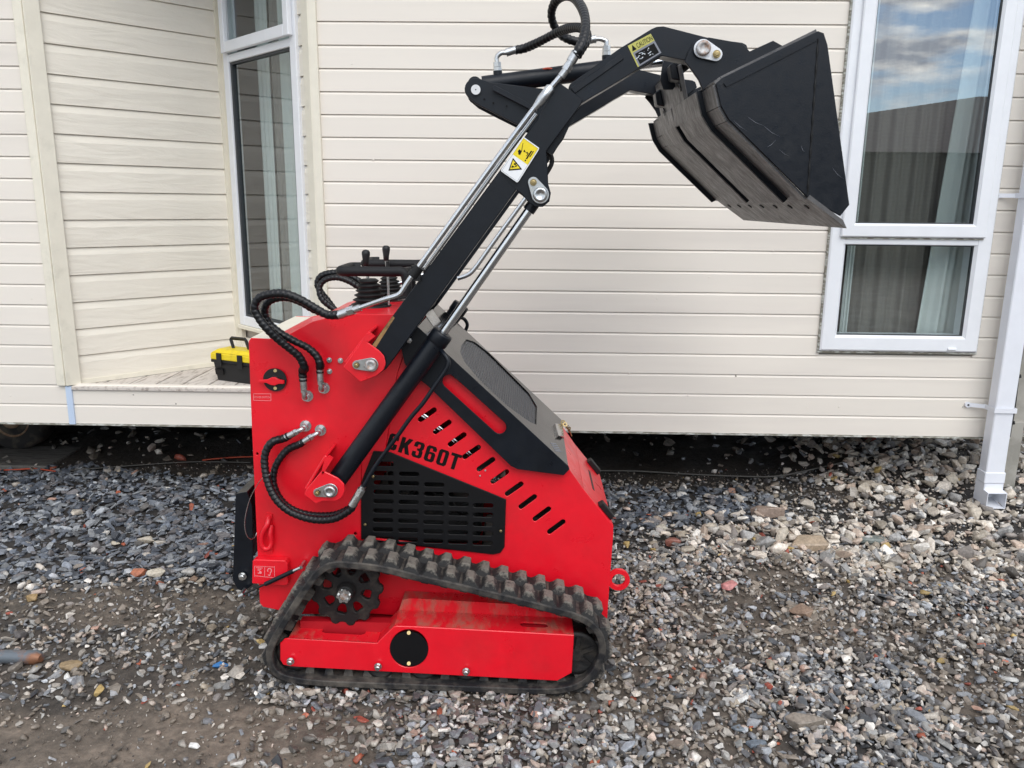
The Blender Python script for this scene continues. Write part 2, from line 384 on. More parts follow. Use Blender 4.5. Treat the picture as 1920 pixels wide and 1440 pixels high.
def plate(name, outline, holes, o0, U, V, thick, m, parent=None, bevel=.0012):
    """2D polygon (with holes) in frame origin o0, axes U,V, thickness along -(UxV) ... centre at o0 plane front face"""
    cu = bpy.data.curves.new(name, 'CURVE'); cu.dimensions = '2D'; cu.fill_mode = 'BOTH'
    cu.extrude = max(thick / 2 - bevel, 1e-5); cu.bevel_depth = bevel; cu.bevel_resolution = 0; cu.offset = -bevel
    for poly in [outline] + list(holes):
        sp_ = cu.splines.new('POLY'); sp_.points.add(len(poly) - 1); sp_.use_cyclic_u = True
        for i, p in enumerate(poly): sp_.points[i].co = (p[0], p[1], 0, 1)
    ob = bpy.data.objects.new('tmp', cu); COL.objects.link(ob)
    dg = bpy.context.evaluated_depsgraph_get(); dg.update()
    me = bpy.data.meshes.new_from_object(ob.evaluated_get(dg))
    bpy.data.objects.remove(ob); bpy.data.curves.remove(cu)
    N = U.cross(V).normalized(); fr = Matrix((U, V, N)).transposed().to_4x4()
    fr.translation = o0 - N * thick / 2
    me.transform(fr); me.name = name; me.materials.clear()
    for p in me.polygons: p.use_smooth = False
    return link(name, me, m, parent)
AX, AZ = Vector((1, 0, 0)), Vector((0, 0, 1))
def yplate(name, outline_px, holes_px, Y, thick, m, parent=None, bevel=.0012, fillet=0, world=False):
    out = outline_px if world else XZ(outline_px, Y)
    hl = [h if world else XZ(h, Y) for h in holes_px]
    if fillet: out = rounded(out, fillet)
    return plate(name, out, hl, Vector((0, Y, 0)), AX, AZ, thick, m, parent, bevel)
def rounded(poly, r, n=4):
    out = []; N = len(poly)
    for i in range(N):
        a, b, c = Vector(poly[i - 1]), Vector(poly[i]), Vector(poly[(i + 1) % N])
        rr = r[i] if isinstance(r, (list, tuple)) else r
        if rr <= 0: out.append(tuple(b)); continue
        u, w = (a - b), (c - b); d = min(rr, u.length * .45, w.length * .45)
        p, q = b + u.normalized() * d, b + w.normalized() * d
        for k in range(n + 1):
            t = k / n; out.append(tuple(p * (1 - t) ** 2 + b * 2 * t * (1 - t) + q * t * t))
    return out
def slot(cx, cy, L_, W, ang, n=6):     # px stadium, ang degrees (image, ccw positive up)
    a = math.radians(ang); u = (math.cos(a), -math.sin(a)); w = (math.sin(a), math.cos(a)); out = []
    h = L_ / 2 - W / 2
    for s_, base in ((1, -90), (-1, 90)):
        for k in range(n + 1):
            t = math.radians(base + 180 * k / n)
            du = s_ * h + math.cos(t) * W / 2 ; dv = math.sin(t) * W / 2
            out.append((cx + u[0] * du + w[0] * dv, cy + u[1] * du + w[1] * dv))
    return out
def circ(cx, cy, r, n=24):
    return [(cx + r * math.cos(2 * math.pi * k / n), cy + r * math.sin(2 * math.pi * k / n)) for k in range(n)]
def spline(pts, step=.006, closed=False):
    pts = [Vector(p) for p in pts]; n = len(pts); out = []
    rngi = range(n if closed else n - 1)
    for i in rngi:
        if closed: p0, p1, p2, p3 = pts[i - 1], pts[i], pts[(i + 1) % n], pts[(i + 2) % n]
        else: p0, p1, p2, p3 = pts[max(i - 1, 0)], pts[i], pts[i + 1], pts[min(i + 2, n - 1)]
        m_ = max(2, int((p2 - p1).length / step))
        for k in range(m_):
            t = k / m_
            out.append(.5 * ((2 * p1) + (p2 - p0) * t + (2 * p0 - 5 * p1 + 4 * p2 - p3) * t * t + (3 * p1 - p0 - 3 * p2 + p3) * t ** 3))
    if not closed: out.append(pts[-1])
    # even spacing
    res = [out[0]]; src = out[1:] + ([out[0]] if closed else [])
    cur = out[0]; need = step
    for q in src:
        while (q - cur).length >= need:
            cur = cur + (q - cur).normalized() * need; res.append(cur); need = step
        need -= (q - cur).length; cur = q
    if not closed: res.append(out[-1])
    return res
def PP(lst): return [P(a, b, c) for a, b, c in lst]

YC = 2.46
def mirror(objs, parent=None):
    out = []
    for o in objs:
        me = o.data.copy(); l = wloc(o)
        me.transform(Matrix.Translation(l))
        me.transform(Matrix.Scale(-1, 4, (0, 1, 0))); me.transform(Matrix.Translation((0, 2 * YC, 0))); me.flip_normals()
        c = bpy.data.objects.new(o.name.split('.')[0], me); COL.objects.link(c)
        par = parent if parent is not None else o.parent
        setparent(c, par)
        kids = [k for k in o.children if k.type == 'MESH']
        if kids: mirror(kids, c)
        out.append(c)
    return out

# ------------------------------------------------------------------ ground
_lat = np.random.default_rng(3).random((256, 256))
def vnoise(x, y):
    xi = np.floor(x).astype(int); yi = np.floor(y).astype(int); fx = x - xi; fy = y - yi
    fx = fx * fx * (3 - 2 * fx); fy = fy * fy * (3 - 2 * fy)
    g = lambda a, b: _lat[a & 255, b & 255]
    return (g(xi, yi) * (1 - fx) + g(xi + 1, yi) * fx) * (1 - fy) + (g(xi, yi + 1) * (1 - fx) + g(xi + 1, yi + 1) * fx) * fy
def fbm(x, y, o=4):
    s = 0; a = .5
    for k in range(o): s = s + a * vnoise(x * 2 ** k + 17 * k, y * 2 ** k + 31 * k); a *= .5
    return s
def height(x, y):
    x = np.asarray(x, float); y = np.asarray(y, float)
    near = np.clip(1 - (np.abs(x) + np.abs(y - 3)) / 40, 0, 1)
    h = ((fbm(x * 1.3 + 40, y * 1.3 + 40) - .47) * .07 + (fbm(x * 9 + 80, y * 9 + 80, 3) - .44) * .022) * near
    m = np.exp(-(((x - 2.35) / .75) ** 2 + ((y - 4.15) / .55) ** 2)) * .17
    m += np.exp(-(((x - 1.3) / 1.2) ** 2 + ((y - 3.15) / .35) ** 2)) * .035
    m += np.exp(-(((x + 1.6) / .8) ** 2 + ((y - 4.5) / .35) ** 2)) * .05
    flat = np.clip(np.maximum(np.abs(x + .18) / .75 - .8, np.abs(y - 2.46) / .62 - .8) / .5, 0, 1)
    return (h + m) * flat - .004 * (1 - flat)
xs = np.concatenate([[-70, -40, -20, -12, -8, -6, -5], np.arange(-4.2, 4.21, .03), [5, 6, 8, 12, 20, 40, 70]])
ys = np.concatenate([[-70, -40, -20, -10, -5, -2, -.5, .4], np.arange(.9, 6.6, .03), [7, 8, 10, 14, 22, 40, 70]])
GX, GY = np.meshgrid(xs, ys); GZ = height(GX, GY)
nx, ny = len(xs), len(ys)
gv = np.stack([GX.ravel(), GY.ravel(), GZ.ravel()], 1)
ii, jj = np.meshgrid(np.arange(nx - 1), np.arange(ny - 1)); b0 = (jj * nx + ii).ravel()
gf = np.stack([b0, b0 + 1, b0 + nx + 1, b0 + nx], 1)
def np_mesh(name, v, f, smooth=True, colour=None):
    me = bpy.data.meshes.new(name); k = f.shape[1]
    me.vertices.add(len(v)); me.vertices.foreach_set('co', v.astype(np.float32).ravel())
    me.loops.add(f.size); me.loops.foreach_set('vertex_index', f.astype(np.int32).ravel())
    me.polygons.add(len(f)); me.polygons.foreach_set('loop_start', np.arange(0, f.size, k, dtype=np.int32))
    me.update(calc_edges=True); me.polygons.foreach_set('use_smooth', np.broadcast_to(smooth, len(f)).astype(bool))
    if colour is not None:
        at = me.color_attributes.new('stone_colour', 'FLOAT_COLOR', 'POINT')
        at.data.foreach_set('color', np.concatenate([colour, np.ones((len(colour), 1))], 1).astype(np.float32).ravel())
    return me

def hull_mesh(pts):
    bm = bmesh.new(); vs = [bm.verts.new(p) for p in pts]
    r = bmesh.ops.convex_hull(bm, input=vs)
    bmesh.ops.delete(bm, geom=[g for g in set(r['geom_interior'] + r['geom_unused']) if isinstance(g, bmesh.types.BMVert) and g.is_valid], context='VERTS')
    bmesh.ops.triangulate(bm, faces=bm.faces); bm.verts.index_update()
    v = np.array([p.co[:] for p in bm.verts]); f = np.array([[q.index for q in p.verts] for p in bm.faces]); bm.free()
    return v, f
def pebble_var(n, flat=.7, seed=0, rough=.12):
    g = np.random.default_rng(seed); p = g.normal(size=(n, 3)); p /= np.linalg.norm(p, axis=1)[:, None]
    p = np.sign(p) * np.abs(p) ** .8
    p *= (1 + g.normal(size=(n, 1)) * rough) * np.array([1, g.uniform(.6, .95), flat * g.uniform(.7, 1.1)])
    return hull_mesh(p)
def slate_var(seed):
    g = np.random.default_rng(seed); n = g.integers(5, 8); a = np.sort(g.uniform(0, 2 * np.pi, n)); a = a * .5 + np.linspace(0, 2 * np.pi, n, endpoint=False) * .5
    r = g.uniform(.65, 1.05, n); w = g.uniform(.45, .75); t = g.uniform(.09, .17); sh = g.uniform(-.12, .12, 2)
    top = np.stack([np.cos(a) * r * .88 + sh[0], np.sin(a) * r * w * .86 + sh[1], t + g.uniform(-.03, .03, n)], 1)
    bot = np.stack([np.cos(a) * r, np.sin(a) * r * w, -t * np.ones(n)], 1)
    return hull_mesh(np.concatenate([top, bot]))
PEB = [pebble_var(13, .60, s, .10) for s in range(36)]
RUB = [pebble_var(15, .66, 100 + s, .14) for s in range(24)]
SLA = [slate_var(200 + s) for s in range(28)]
FIN = [pebble_var(8, .6, 300 + s) for s in range(12)]
PAL = dict(
    slate=np.array([[.085, .097, .117], [.12, .13, .147], [.060, .067, .080], [.18, .19, .20], [.10, .095, .097], [.045, .051, .062], [.14, .147, .155]]),
    peb=np.array([[.40, .36, .31], [.34, .29, .245], [.20, .195, .19], [.52, .485, .44], [.10, .095, .09], [.15, .13, .11], [.30, .31, .325], [.065, .06, .06],
                  [.38, .30, .25], [.19, .20, .215], [.26, .22, .17], [.11, .11, .115], [.36, .345, .32], [.085, .08, .078]]),
    rub=np.array([[.43, .38, .32], [.50, .45, .39], [.33, .29, .235], [.56, .53, .48], [.24, .215, .195], [.38, .30, .24], [.30, .295, .285]]),
    mud=np.array([[.14, .118, .095], [.19, .16, .13], [.09, .08, .07], [.26, .235, .205]]),
    acc=np.array([[.36, .10, .055], [.42, .30, .12], [.55, .53, .49], [.42, .26, .20], [.30, .075, .05]]))
def proj_np(x, y, z):
    d = np.stack([x - CAM.x, y - CAM.y, z - CAM.z], -1)
    w = d @ np.array(FW); return 960 + F_PX * (d @ np.array(RT)) / w, 720 - F_PX * (d @ np.array(UP)) / w
def zones(x, y):
    """returns weights slate, rubble, mudcover in [0,1] from the places seen in the photograph (world metres)"""
    j = (fbm(x * 3 + 5, y * 3 + 9, 3) - .44) * .5
    xs_, ys_ = x + j, y + j * .8
    st = lambda a, lo, hi: np.clip((a - lo) / (hi - lo), 0, 1)
    slate = st(-xs_, .55, .75) * st(ys_, 2.68, 2.85) * st(-ys_, -4.02, -3.92)
    slate = np.maximum(slate, .85 * st(xs_, .1, .25) * st(-xs_, -1.25, -1.0) * st(ys_, 3.2, 3.3) * st(-ys_, -3.85, -3.75))
    rub = st(xs_, .45, .65) * st(ys_, 2.82, 2.95) * st(-ys_, -3.5, -3.35)
    rub = np.maximum(rub, st(xs_, 1.45, 1.8) * st(ys_, 2.75, 2.9)) * (1 - slate * .7)
    mudc = st(-ys_, -2.12, -2.0) * st(-xs_, .15, .4)                      # bottom left
    mudc = np.maximum(mudc, .75 * st(-xs_, .45, .6) * st(-ys_, -2.75, -2.62) * st(ys_, 2.42, 2.5))
    mudc = np.maximum(mudc, .35 * st(-xs_, .45, .6) * st(-ys_, -2.5, -2.3))
    mudc = np.maximum(mudc, .93 * st(ys_, 3.88, 4.0) * st(-xs_, -1.5, -1.2))
    mudc = np.maximum(mudc, .5 * st(ys_, 3.62, 3.72) * st(-xs_, -1.6, -1.3) * (1 - slate))
    damp = st(xs_, .35, .6) * st(-ys_, -2.95, -2.8) * st(ys_, 2.32, 2.5) * st(fbm(x * 3.1 + 11, y * 4.5 + 3, 3), .40, .48)
    mudc = np.maximum(mudc, .78 * damp)
    mudc = np.maximum(mudc, .6 * st(fbm(x * 2.2 + 71, y * 2.8 + 33, 3), .49, .54) * (1 - slate) * (1 - rub))
    bare = st(fbm(x * 1.8 + 60, y * 1.8 + 20, 4), .52, .60) * .35
    return slate, rub, np.maximum(mudc, bare * (1 - slate) * (1 - rub))
def scatter(n, box, kindfun, rlo, rhi, keep, power=2.0):
    x = rng.uniform(box[0], box[1], n); y = rng.uniform(box[2], box[3], n)
    s, r, m = zones(x, y)
    k = rng.random(n) < keep(s, r, m, x, y)
    # nothing inside the track footprints
    k &= ~((x > -.66) & (x < .19) & ((np.abs(y - 2.14) < .05) | (np.abs(y - 2.78) < .05)))
    x, y, s, r, m = x[k], y[k], s[k], r[k], m[k]
    rad = rlo + (rhi - rlo) * rng.random(len(x)) ** power
    return x, y, rad, s, r, m
_zs, _zr, _zm = zones(gv[:, 0], gv[:, 1])
_far = np.clip((np.abs(gv[:, 0]) - 3.2) / 1.5, 0, 1)
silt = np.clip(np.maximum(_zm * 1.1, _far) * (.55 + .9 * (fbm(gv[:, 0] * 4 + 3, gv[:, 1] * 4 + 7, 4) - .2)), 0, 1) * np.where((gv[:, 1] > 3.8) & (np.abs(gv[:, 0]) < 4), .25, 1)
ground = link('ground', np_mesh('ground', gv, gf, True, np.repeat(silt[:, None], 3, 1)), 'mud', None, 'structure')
STX = []
def emit(x, y, rad, s, r, m, style, sink=.35, tilt=.35, lift=0.0):
    n = len(x); u = rng.random(n)
    kind = np.full(n, 1)
    if style == 'auto':
        kind = np.where(u < np.maximum(s * .93, .16 * (1 - r)), 0, np.where(rng.random(n) < r * .7, 2, 1))
    elif style == 'slate': kind[:] = 0
    elif style == 'rub': kind[:] = 2
    elif style == 'fine': kind[:] = 3
    for i in range(n):
        STX.append((x[i], y[i], rad[i], int(kind[i]), s[i], r[i], m[i], sink, tilt, lift))
# fine grit, medium gravel, larger stones
emit(*scatter(22000, (-.75, 2.3, 1.5, 3.05), None, .0065, .0185, lambda s, r, m, x, y: (1 - .75 * m) * (1 - .4 * s), 2.0), 'auto', .42, .4, .014)
emit(*scatter(30000, (-2.6, 3.2, 1.35, 4.1), None, .0025, .0062, lambda s, r, m, x, y: (1 - .25 * m) * (1 - .6 * s)), 'fine', .3, .8)
emit(*scatter(30000, (-2.6, 3.4, 1.3, 3.95), None, .0062, .0135, lambda s, r, m, x, y: (1 - .74 * m) * (1 - .5 * s) * (1 - .3 * r), 1.6), 'auto', .42, .4, .012)
emit(*scatter(16000, (-3.4, 3.4, 2.0, 4.4), None, .012, .027, lambda s, r, m, x, y: np.clip(s * 1.0 + r * .45, 0, 1) * (1 - .6 * m), 1.5), 'auto', .5, .3, .014)
emit(*scatter(5000, (-3.6, 3.6, 3.8, 6.4), None, .008, .034, lambda s, r, m, x, y: .30 + .7 * (x > 1.6) * (y < 5), 1.8), 'auto', .3, .5)
emit(*scatter(1500, (-.75, 2.3, 1.5, 3.1), None, .014, .027, lambda s, r, m, x, y: (1 - .7 * m), 1.6), 'slate', .5, .2, .018)
emit(*scatter(1500, (-2.4, -.2, 2.0, 3.0), None, .009, .020, lambda s, r, m, x, y: (1 - .5 * m), 1.6), 'slate', .5, .2, .006)
emit(*scatter(3200, (-2.6, 3.4, 1.3, 3.9), None, .013, .026, lambda s, r, m, x, y: (1 - .9 * m) * .55, 1.8), 'auto', .5, .25, .016)
emit(*scatter(1900, (.4, 3.4, 2.75, 4.9), None, .018, .038, lambda s, r, m, x, y: r * .85 + .5 * (x > 1.7) * (y > 3.5), 1.3), 'rub', .5, .5, .025)
ST = np.array(STX)
px_, py_ = proj_np(ST[:, 0], ST[:, 1], height(ST[:, 0], ST[:, 1]))
dep = np.hypot(ST[:, 1], CAM.z)
vis = (px_ > 5) & (px_ < 1915) & (py_ > 835) & (py_ < 1435)
hid = (px_ > 470) & (px_ < 1150) & (py_ < 1300) & (ST[:, 1] > 2.05)
score = np.where(vis & ~hid, ST[:, 2] / dep, 0)
big = np.argsort(-score)[:300]; isbig = np.zeros(len(ST), bool); isbig[big] = True
def pick_col(kind, s, r, m, n=1):
    u = random.random()
    if u < .016: c = PAL['acc'][random.randrange(5)] * .8
    elif kind == 0: c = PAL['slate'][random.randrange(7)] * (1.0 + .75 * random.random() ** 2) if s > .4 else PAL['slate'][random.randrange(7)] * random.choice([.8, 1.4, 1.9, 2.1]) * np.array([1.1, 1.03, .93])
    elif kind == 2: c = PAL['rub'][random.randrange(7)]
    else:
        c = PAL['peb'][random.randrange(14)]
        if random.random() < r * .6: c = PAL['rub'][random.randrange(7)]
        if random.random() < s * .75: c = PAL['slate'][random.randrange(7)]
    if random.random() < m * .72 and u >= .016: c = PAL['mud'][random.randrange(4)] * 1.05
    return c * random.uniform(.85, 1.5)
def stone_xf(e):
    x, y, rad, kind, s, r, m, sink, tilt, lift = e; kind = int(kind)
    V_, F_ = (SLA, PEB, RUB, FIN)[kind][random.randrange(len((SLA, PEB, RUB, FIN)[kind]))]
    if kind == 0: rad *= 1.35; tilt = .22 + .25 * (random.random() < .3)
    ea = Matrix.Rotation(random.gauss(0, tilt), 3, 'X') @ Matrix.Rotation(random.gauss(0, tilt), 3, 'Y') @ Matrix.Rotation(random.uniform(0, 6.283), 3, 'Z')
    sc = np.array([rad * random.uniform(.9, 1.25), rad * random.uniform(.8, 1.1), rad * random.uniform(.75, 1.1)])
    th = .15 if kind == 0 else .6
    z = float(height(x, y)) + rad * th * (1 - sink) + random.random() * lift * (1 - m * .85)
    return V_, F_, np.array(ea), sc, np.array([x, y, z]), kind
groups = {}
for e in ST[~isbig]:
    V_, F_, R_, sc, t, kind = stone_xf(e)
    groups.setdefault(True if (kind in (0, 2, 3) or random.random() < .65) else False, []).append((V_ * sc @ R_.T + t, F_, pick_col(kind, e[4], e[5], e[6])))
for flat_, items in groups.items():
    cnt = np.array([len(i[0]) for i in items]); off = np.concatenate([[0], np.cumsum(cnt)[:-1]])
    v = np.concatenate([i[0] for i in items]); f = np.concatenate([i[1] + o for i, o in zip(items, off)])
    c = np.repeat(np.array([i[2] for i in items]), cnt, axis=0)
    g = link('gravel', np_mesh('gravel', v, f, not flat_, c), 'stone', ground, 'stuff')
def stone_object(V_, F_, R_, sc, t, col, smooth):
    # slightly bevelled copy of the hull so that large stones keep worn edges
    bm = bmesh.new(); vs = [bm.verts.new(p) for p in (V_ * sc @ R_.T)]
    for f in F_: bm.faces.new([vs[k] for k in f])
    bmesh.ops.recalc_face_normals(bm, faces=bm.faces)
    bmesh.ops.bevel(bm, geom=list(bm.edges), offset=float(sc.max()) * .06, segments=1, affect='EDGES', clamp_overlap=True)
    me = bpy.data.meshes.new('stone'); bm.to_mesh(me); bm.free()
    me.polygons.foreach_set('use_smooth', [smooth] * len(me.polygons))
    at = me.color_attributes.new('stone_colour', 'FLOAT_COLOR', 'POINT')
    at.data.foreach_set('color', np.tile(np.append(col, 1.0), len(me.vertices)).astype(np.float32))
    o = link('stone', me, 'stone', None); o.location = Vector(t); setparent(o, ground)
    return o
for e in ST[isbig][:272]:
    V_, F_, R_, sc, t, kind = stone_xf(e)
    stone_object(V_, F_, R_, sc, t, pick_col(kind, e[4], e[5], e[6]), False)
# stones the photograph lets one recognise: (px, py, width px, kind, colour, ground Y hint)
def gpt(px, py):
    d = ray(px, py); t = -CAM.z / d.z
    for _ in range(4):
        p = CAM + d * t; t = (float(height(p.x, p.y)) - CAM.z) / d.z
    return CAM + d * t
for (a, b, w, k, c) in [
    (142, 963, 24, 2, (.50, .45, .38)), (262, 1075, 30, 1, (.42, .15, .08)), (290, 1078, 32, 2, (.52, .47, .38)), (304, 1092, 20, 1, (.36, .12, .07)),
    (212, 1018, 22, 2, (.52, .47, .38)), (275, 1014, 28, 2, (.46, .41, .33)), (300, 1018, 20, 2, (.5, .46, .4)), (362, 1086, 20, 1, (.20, .13, .09)),
    (95, 993, 34, 0, (.13, .14, .155)), (98, 1083, 36, 0, (.17, .19, .22)), (60, 1121, 26, 1, (.30, .20, .09)), (130, 1253, 36, 2, (.28, .20, .11)),
    (97, 1293, 24, 0, (.62, .60, .57)), (364, 1398, 22, 1, (.75, .73, .70)), (1368, 1100, 34, 2, (.50, .20, .19)), (1522, 1027, 66, 2, (.40, .31, .22)),
    (1440, 968, 56, 2, (.34, .26, .21)), (1640, 1015, 80, 0, (.20, .225, .21)), (1245, 995, 38, 2, (.50, .46, .38)), (1385, 935, 26, 2, (.46, .42, .36)),
    (1510, 950, 34, 2, (.44, .39, .33)), (1625, 915, 34, 2, (.42, .36, .29)), (1648, 914, 36, 2, (.46, .40, .32)), (1500, 1150, 42, 1, (.26, .18, .13)),
    (1510, 1360, 58, 2, (.27, .23, .19)), (1385, 1365, 44, 0, (.17, .20, .23)), (1415, 1395, 48, 0, (.13, .155, .185)), (1262, 1020, 36, 2, (.30, .12, .09))]:
    p = gpt(a, b + 4); w *= (Vector((p.x, p.y, p.z)) - CAM).length / F_PX
    V_, F_ = (SLA, PEB, RUB)[k][random.randrange(20)]
    R_ = np.array(Matrix.Rotation(random.uniform(-.25, .25), 3, 'X') @ Matrix.Rotation(random.uniform(-.5, .5), 3, 'Z'))
    sc = np.array([w / 2, w / 2 * .8, w / 2 * (.9 if k else .8)])
    stone_object(V_, F_, R_, sc, np.array([p.x, p.y, p.z + w * (.2 if k else .09)]), np.array(c) * .9, False)

# ------------------------------------------------------------------ the park home
WY = 3.6
z_lo = P(1250, 810, WY).z; z_hi = P(1250, 44, WY).z
PITCHZ = (z_hi - z_lo) / 19; Z0 = z_lo; NROW = 26; ZT = Z0 + NROW * PITCHZ
XL = P(124, 700, WY).x; XR = P(596, 300, WY).x; XM = (XL + XR) / 2; YM = WY + (XR - XL) / 2
XE = P(1897, 790, WY).x
home = thing('mobile_home', 'cream and pinkish-white horizontally boarded park home with recessed porch behind the red loader', 'house', (0, WY, 0))
def board(p, q, z0, h, m, rake=.005, lip=.012, name='siding_board', par=home, thick=.016):
    """profile from bottom: drip edge, face leaning out, bright chamfer, tongue"""
    p, q = Vector((*p, 0)), Vector((*q, 0)); d = (q - p).normalized(); n = Vector((d.y, -d.x, 0))   # n points to the camera
    pr = [(0.0, 0.0), (rake, 0.0005), (rake, 0.003), (rake - .0006, h - lip), (-.001, h - .0026), (-.0055, h - .0024), (-.0055, h + .004), (-thick, h + .004), (-thick, 0)]
    k = len(pr); v = []
    for e in (p, q):
        for a, b in pr: v.append(e + n * a + Vector((0, 0, z0 + b)))
    f = [(i, (i + 1) % k, (i + 1) % k + k, i + k) for i in range(k)] + [tuple(range(k)), tuple(reversed(range(k, 2 * k)))]
    mb = MB(); mb.add(v, f); return mb.build(name, m, par)
# big window opening (world)
wx0, wx1 = P(1533, 655, WY).x, P(1826, 655, WY).x
wz0 = P(1680, 657, WY).z
wzT = ZT - .05
zt_mid = P(1700, 436, WY).z
for k in range(NROW):
    z = Z0 + k * PITCHZ
    if k >= 2: board((-5.2, WY), (XL - .02, WY), z, PITCHZ, 'siding')
    else:
        board((-5.2, WY), (XL - .004, WY), z, PITCHZ, 'siding')
        board((XL + .024, WY), (XR + .01, WY), z, PITCHZ, 'siding')
    if z + PITCHZ < wz0 + .01 or z > wzT: board((XR + .012, WY), (XE, WY), z, PITCHZ, 'siding')
    else:
        board((XR + .012, WY), (wx0 + .006, WY), z, PITCHZ, 'siding'); board((wx1 - .006, WY), (XE, WY), z, PITCHZ, 'siding')
# backing walls with the window opening, floor, roof, rear wall
mb = MB()
mb.box(-5.2, XL, WY + .02, WY + .07, Z0, ZT); mb.box(XR, wx0 + .02, WY + .02, WY + .07, Z0, ZT)
mb.box(wx1 - .02, XE, WY + .02, WY + .07, Z0, ZT); mb.box(wx0 + .02, wx1 - .02, WY + .02, WY + .07, Z0, wz0 + .02)
mb.box(wx0 + .02, wx1 - .02, WY + .02, WY + .07, wzT - .02, ZT)
mb.box(XL, XR, WY + .02, WY + .05, Z0, Z0 + 2 * PITCHZ - .03)
mb.build('wall', 'room', home)
mb = MB(); mb.box(-5.2, XL, WY + .071, 7.5, Z0 + .02, Z0 + .16); mb.box(XL, XE, YM + .12, 7.5, Z0 + .02, Z0 + .16); mb.box(XR, XE, WY + .071, YM + .12, Z0 + .02, Z0 + .16)
mb.build('floor', 'soffit', home)
mb = MB(); mb.box(-5.4, XE + .2, WY - .25, 7.7, ZT, ZT + .1); mb.build('roof', 'trim', home)
mb = MB(); mb.box(-5.2, XE, 7.5, 7.56, Z0 - .45, ZT); mb.box(XE - .06, XE, WY + .072, 7.5, Z0 + .16, ZT); mb.box(-5.25, -5.2, WY, 7.5, Z0 + .16, ZT); mb.build('rear_wall', 'room', home)
mb = MB(); mb.box(XR + .02, XR + .06, YM + .1, 7.5, Z0 + .17, ZT); mb.build('partition', 'room', home)
mb = MB(); mb.box(-5.2, XE, WY + .9, WY + .98, .12, Z0 + .02); mb.box(-5.2, XE, WY + 2.6, WY + 2.68, .12, Z0 + .02); mb.build('chassis_beam', 'soffit', home)
rd = random.Random(21)
for (a, b) in ((1514, 764), (1573, 763), (1805, 763), (1290, 742), (1380, 705), (1180, 700), (1232, 560), (660, 120), (700, 300), (620, 520), (20, 742), (250, 740), (330, 757), (60, 560), (1330, 520), (1450, 470)):
    c = P(a, b, WY - .0045); mb = MB(); mb.lathe(c, (0, -1, 0), [(.0042, -.004), (.0034, .0008), (.001, .0014)], 12); mb.build('fixing_cap', rd.choice(['siding', 'siding', 'grime']), home)
# metal drip strip under the lowest board
mb = MB(); mb.box(-5.2, XL + .0, WY - .008, WY + .016, Z0 - .008, Z0 - .001); mb.box(XL + .001, XE, WY - .008, WY + .016, Z0 - .008, Z0 - .001); mb.build('drip_strip', 'grime', home)
# porch: 45 degree side wall, window wall
LP = (XR - XL) / 2 ** .5; n_l = Vector((1, -1, 0)).normalized()
ZD = Z0 + 2 * PITCHZ - .006
LPIT = PITCHZ * 1.335
k = 0; z = ZD + .012
WA, WB = .055, .875        # window along the right-hand porch wall, from the corner
def rpt(t): return (XM + (XR - XM) * t, YM + (WY - YM) * t)
z_s = P(457, 607, rpt(WA)[1]).z
while z < ZT - .02:
    board((XL, WY), (XM, YM), z, LPIT, 'cream', rake=.0075, lip=.034)
    board(rpt(WB), (XR, WY), z, LPIT, 'cream', rake=.0075, lip=.034)
    if z + LPIT < z_s + .03: board(rpt(.03), rpt(WB), z, LPIT, 'cream', rake=.0075, lip=.034)
    z += LPIT
def wallbox(mb, t0, t1, z0, z1, d0, d1, left=False):
    """box on the porch wall: along t, depth d towards the camera"""
    a, b = (Vector((*rpt(t0), 0)), Vector((*rpt(t1), 0))) if not left else (Vector((XL + (XM - XL) * t0, WY + (YM - WY) * t0, 0)), Vector((XL + (XM - XL) * t1, WY + (YM - WY) * t1, 0)))
    d = (b - a).normalized(); n = Vector((d.y, -d.x, 0))
    q = lambda z: [a + n * d1 + Vector((0, 0, z)), b + n * d1 + Vector((0, 0, z)), b + n * d0 + Vector((0, 0, z)), a + n * d0 + Vector((0, 0, z))]
    mb.hexa(q(z0), q(z1))
mb = MB(); wallbox(mb, 0, 1, ZD, ZT, -.07, -.02, True); wallbox(mb, WB + .01, 1, ZD, ZT, -.07, -.02); wallbox(mb, .02, WB + .01, ZD, z_s, -.07, -.02); mb.build('porch_wall', 'room', home)
mb = MB(); wallbox(mb, .962, .985, ZD + .01, ZT, 0, .016, True); wallbox(mb, .018, WA - .006, ZD + .01, ZT, -.01, .014); mb.build('corner_trim', 'trim', home)
# corner boards (cream) at both ends of the recess
ZC = ZD + .004
mb = MB(); mb.box(XL - .038, XL + .002, WY - .022, WY + .012, ZC, ZT); mb.build('corner_board', 'trim', home, .002)
mb = MB(); wallbox(mb, -.012, .062, ZC, ZT, .0115, .026, True); mb.build('corner_board', 'trim', home, .002)
mb = MB(); mb.box(XR - .012, XR + .022, WY - .022, WY + .012, ZC, ZT); mb.build('corner_board', 'trim', home, .002)
mb = MB(); wallbox(mb, .945, 1.008, ZC, ZT, .0115, .026); mb.build('corner_board', 'trim', home, .002)
mb = MB(); mb.box(XL - .004, XL + .024, WY - .014, WY + .004, Z0 - .002, ZC - .004); mb.build('protective_film_trim', 'film', home)
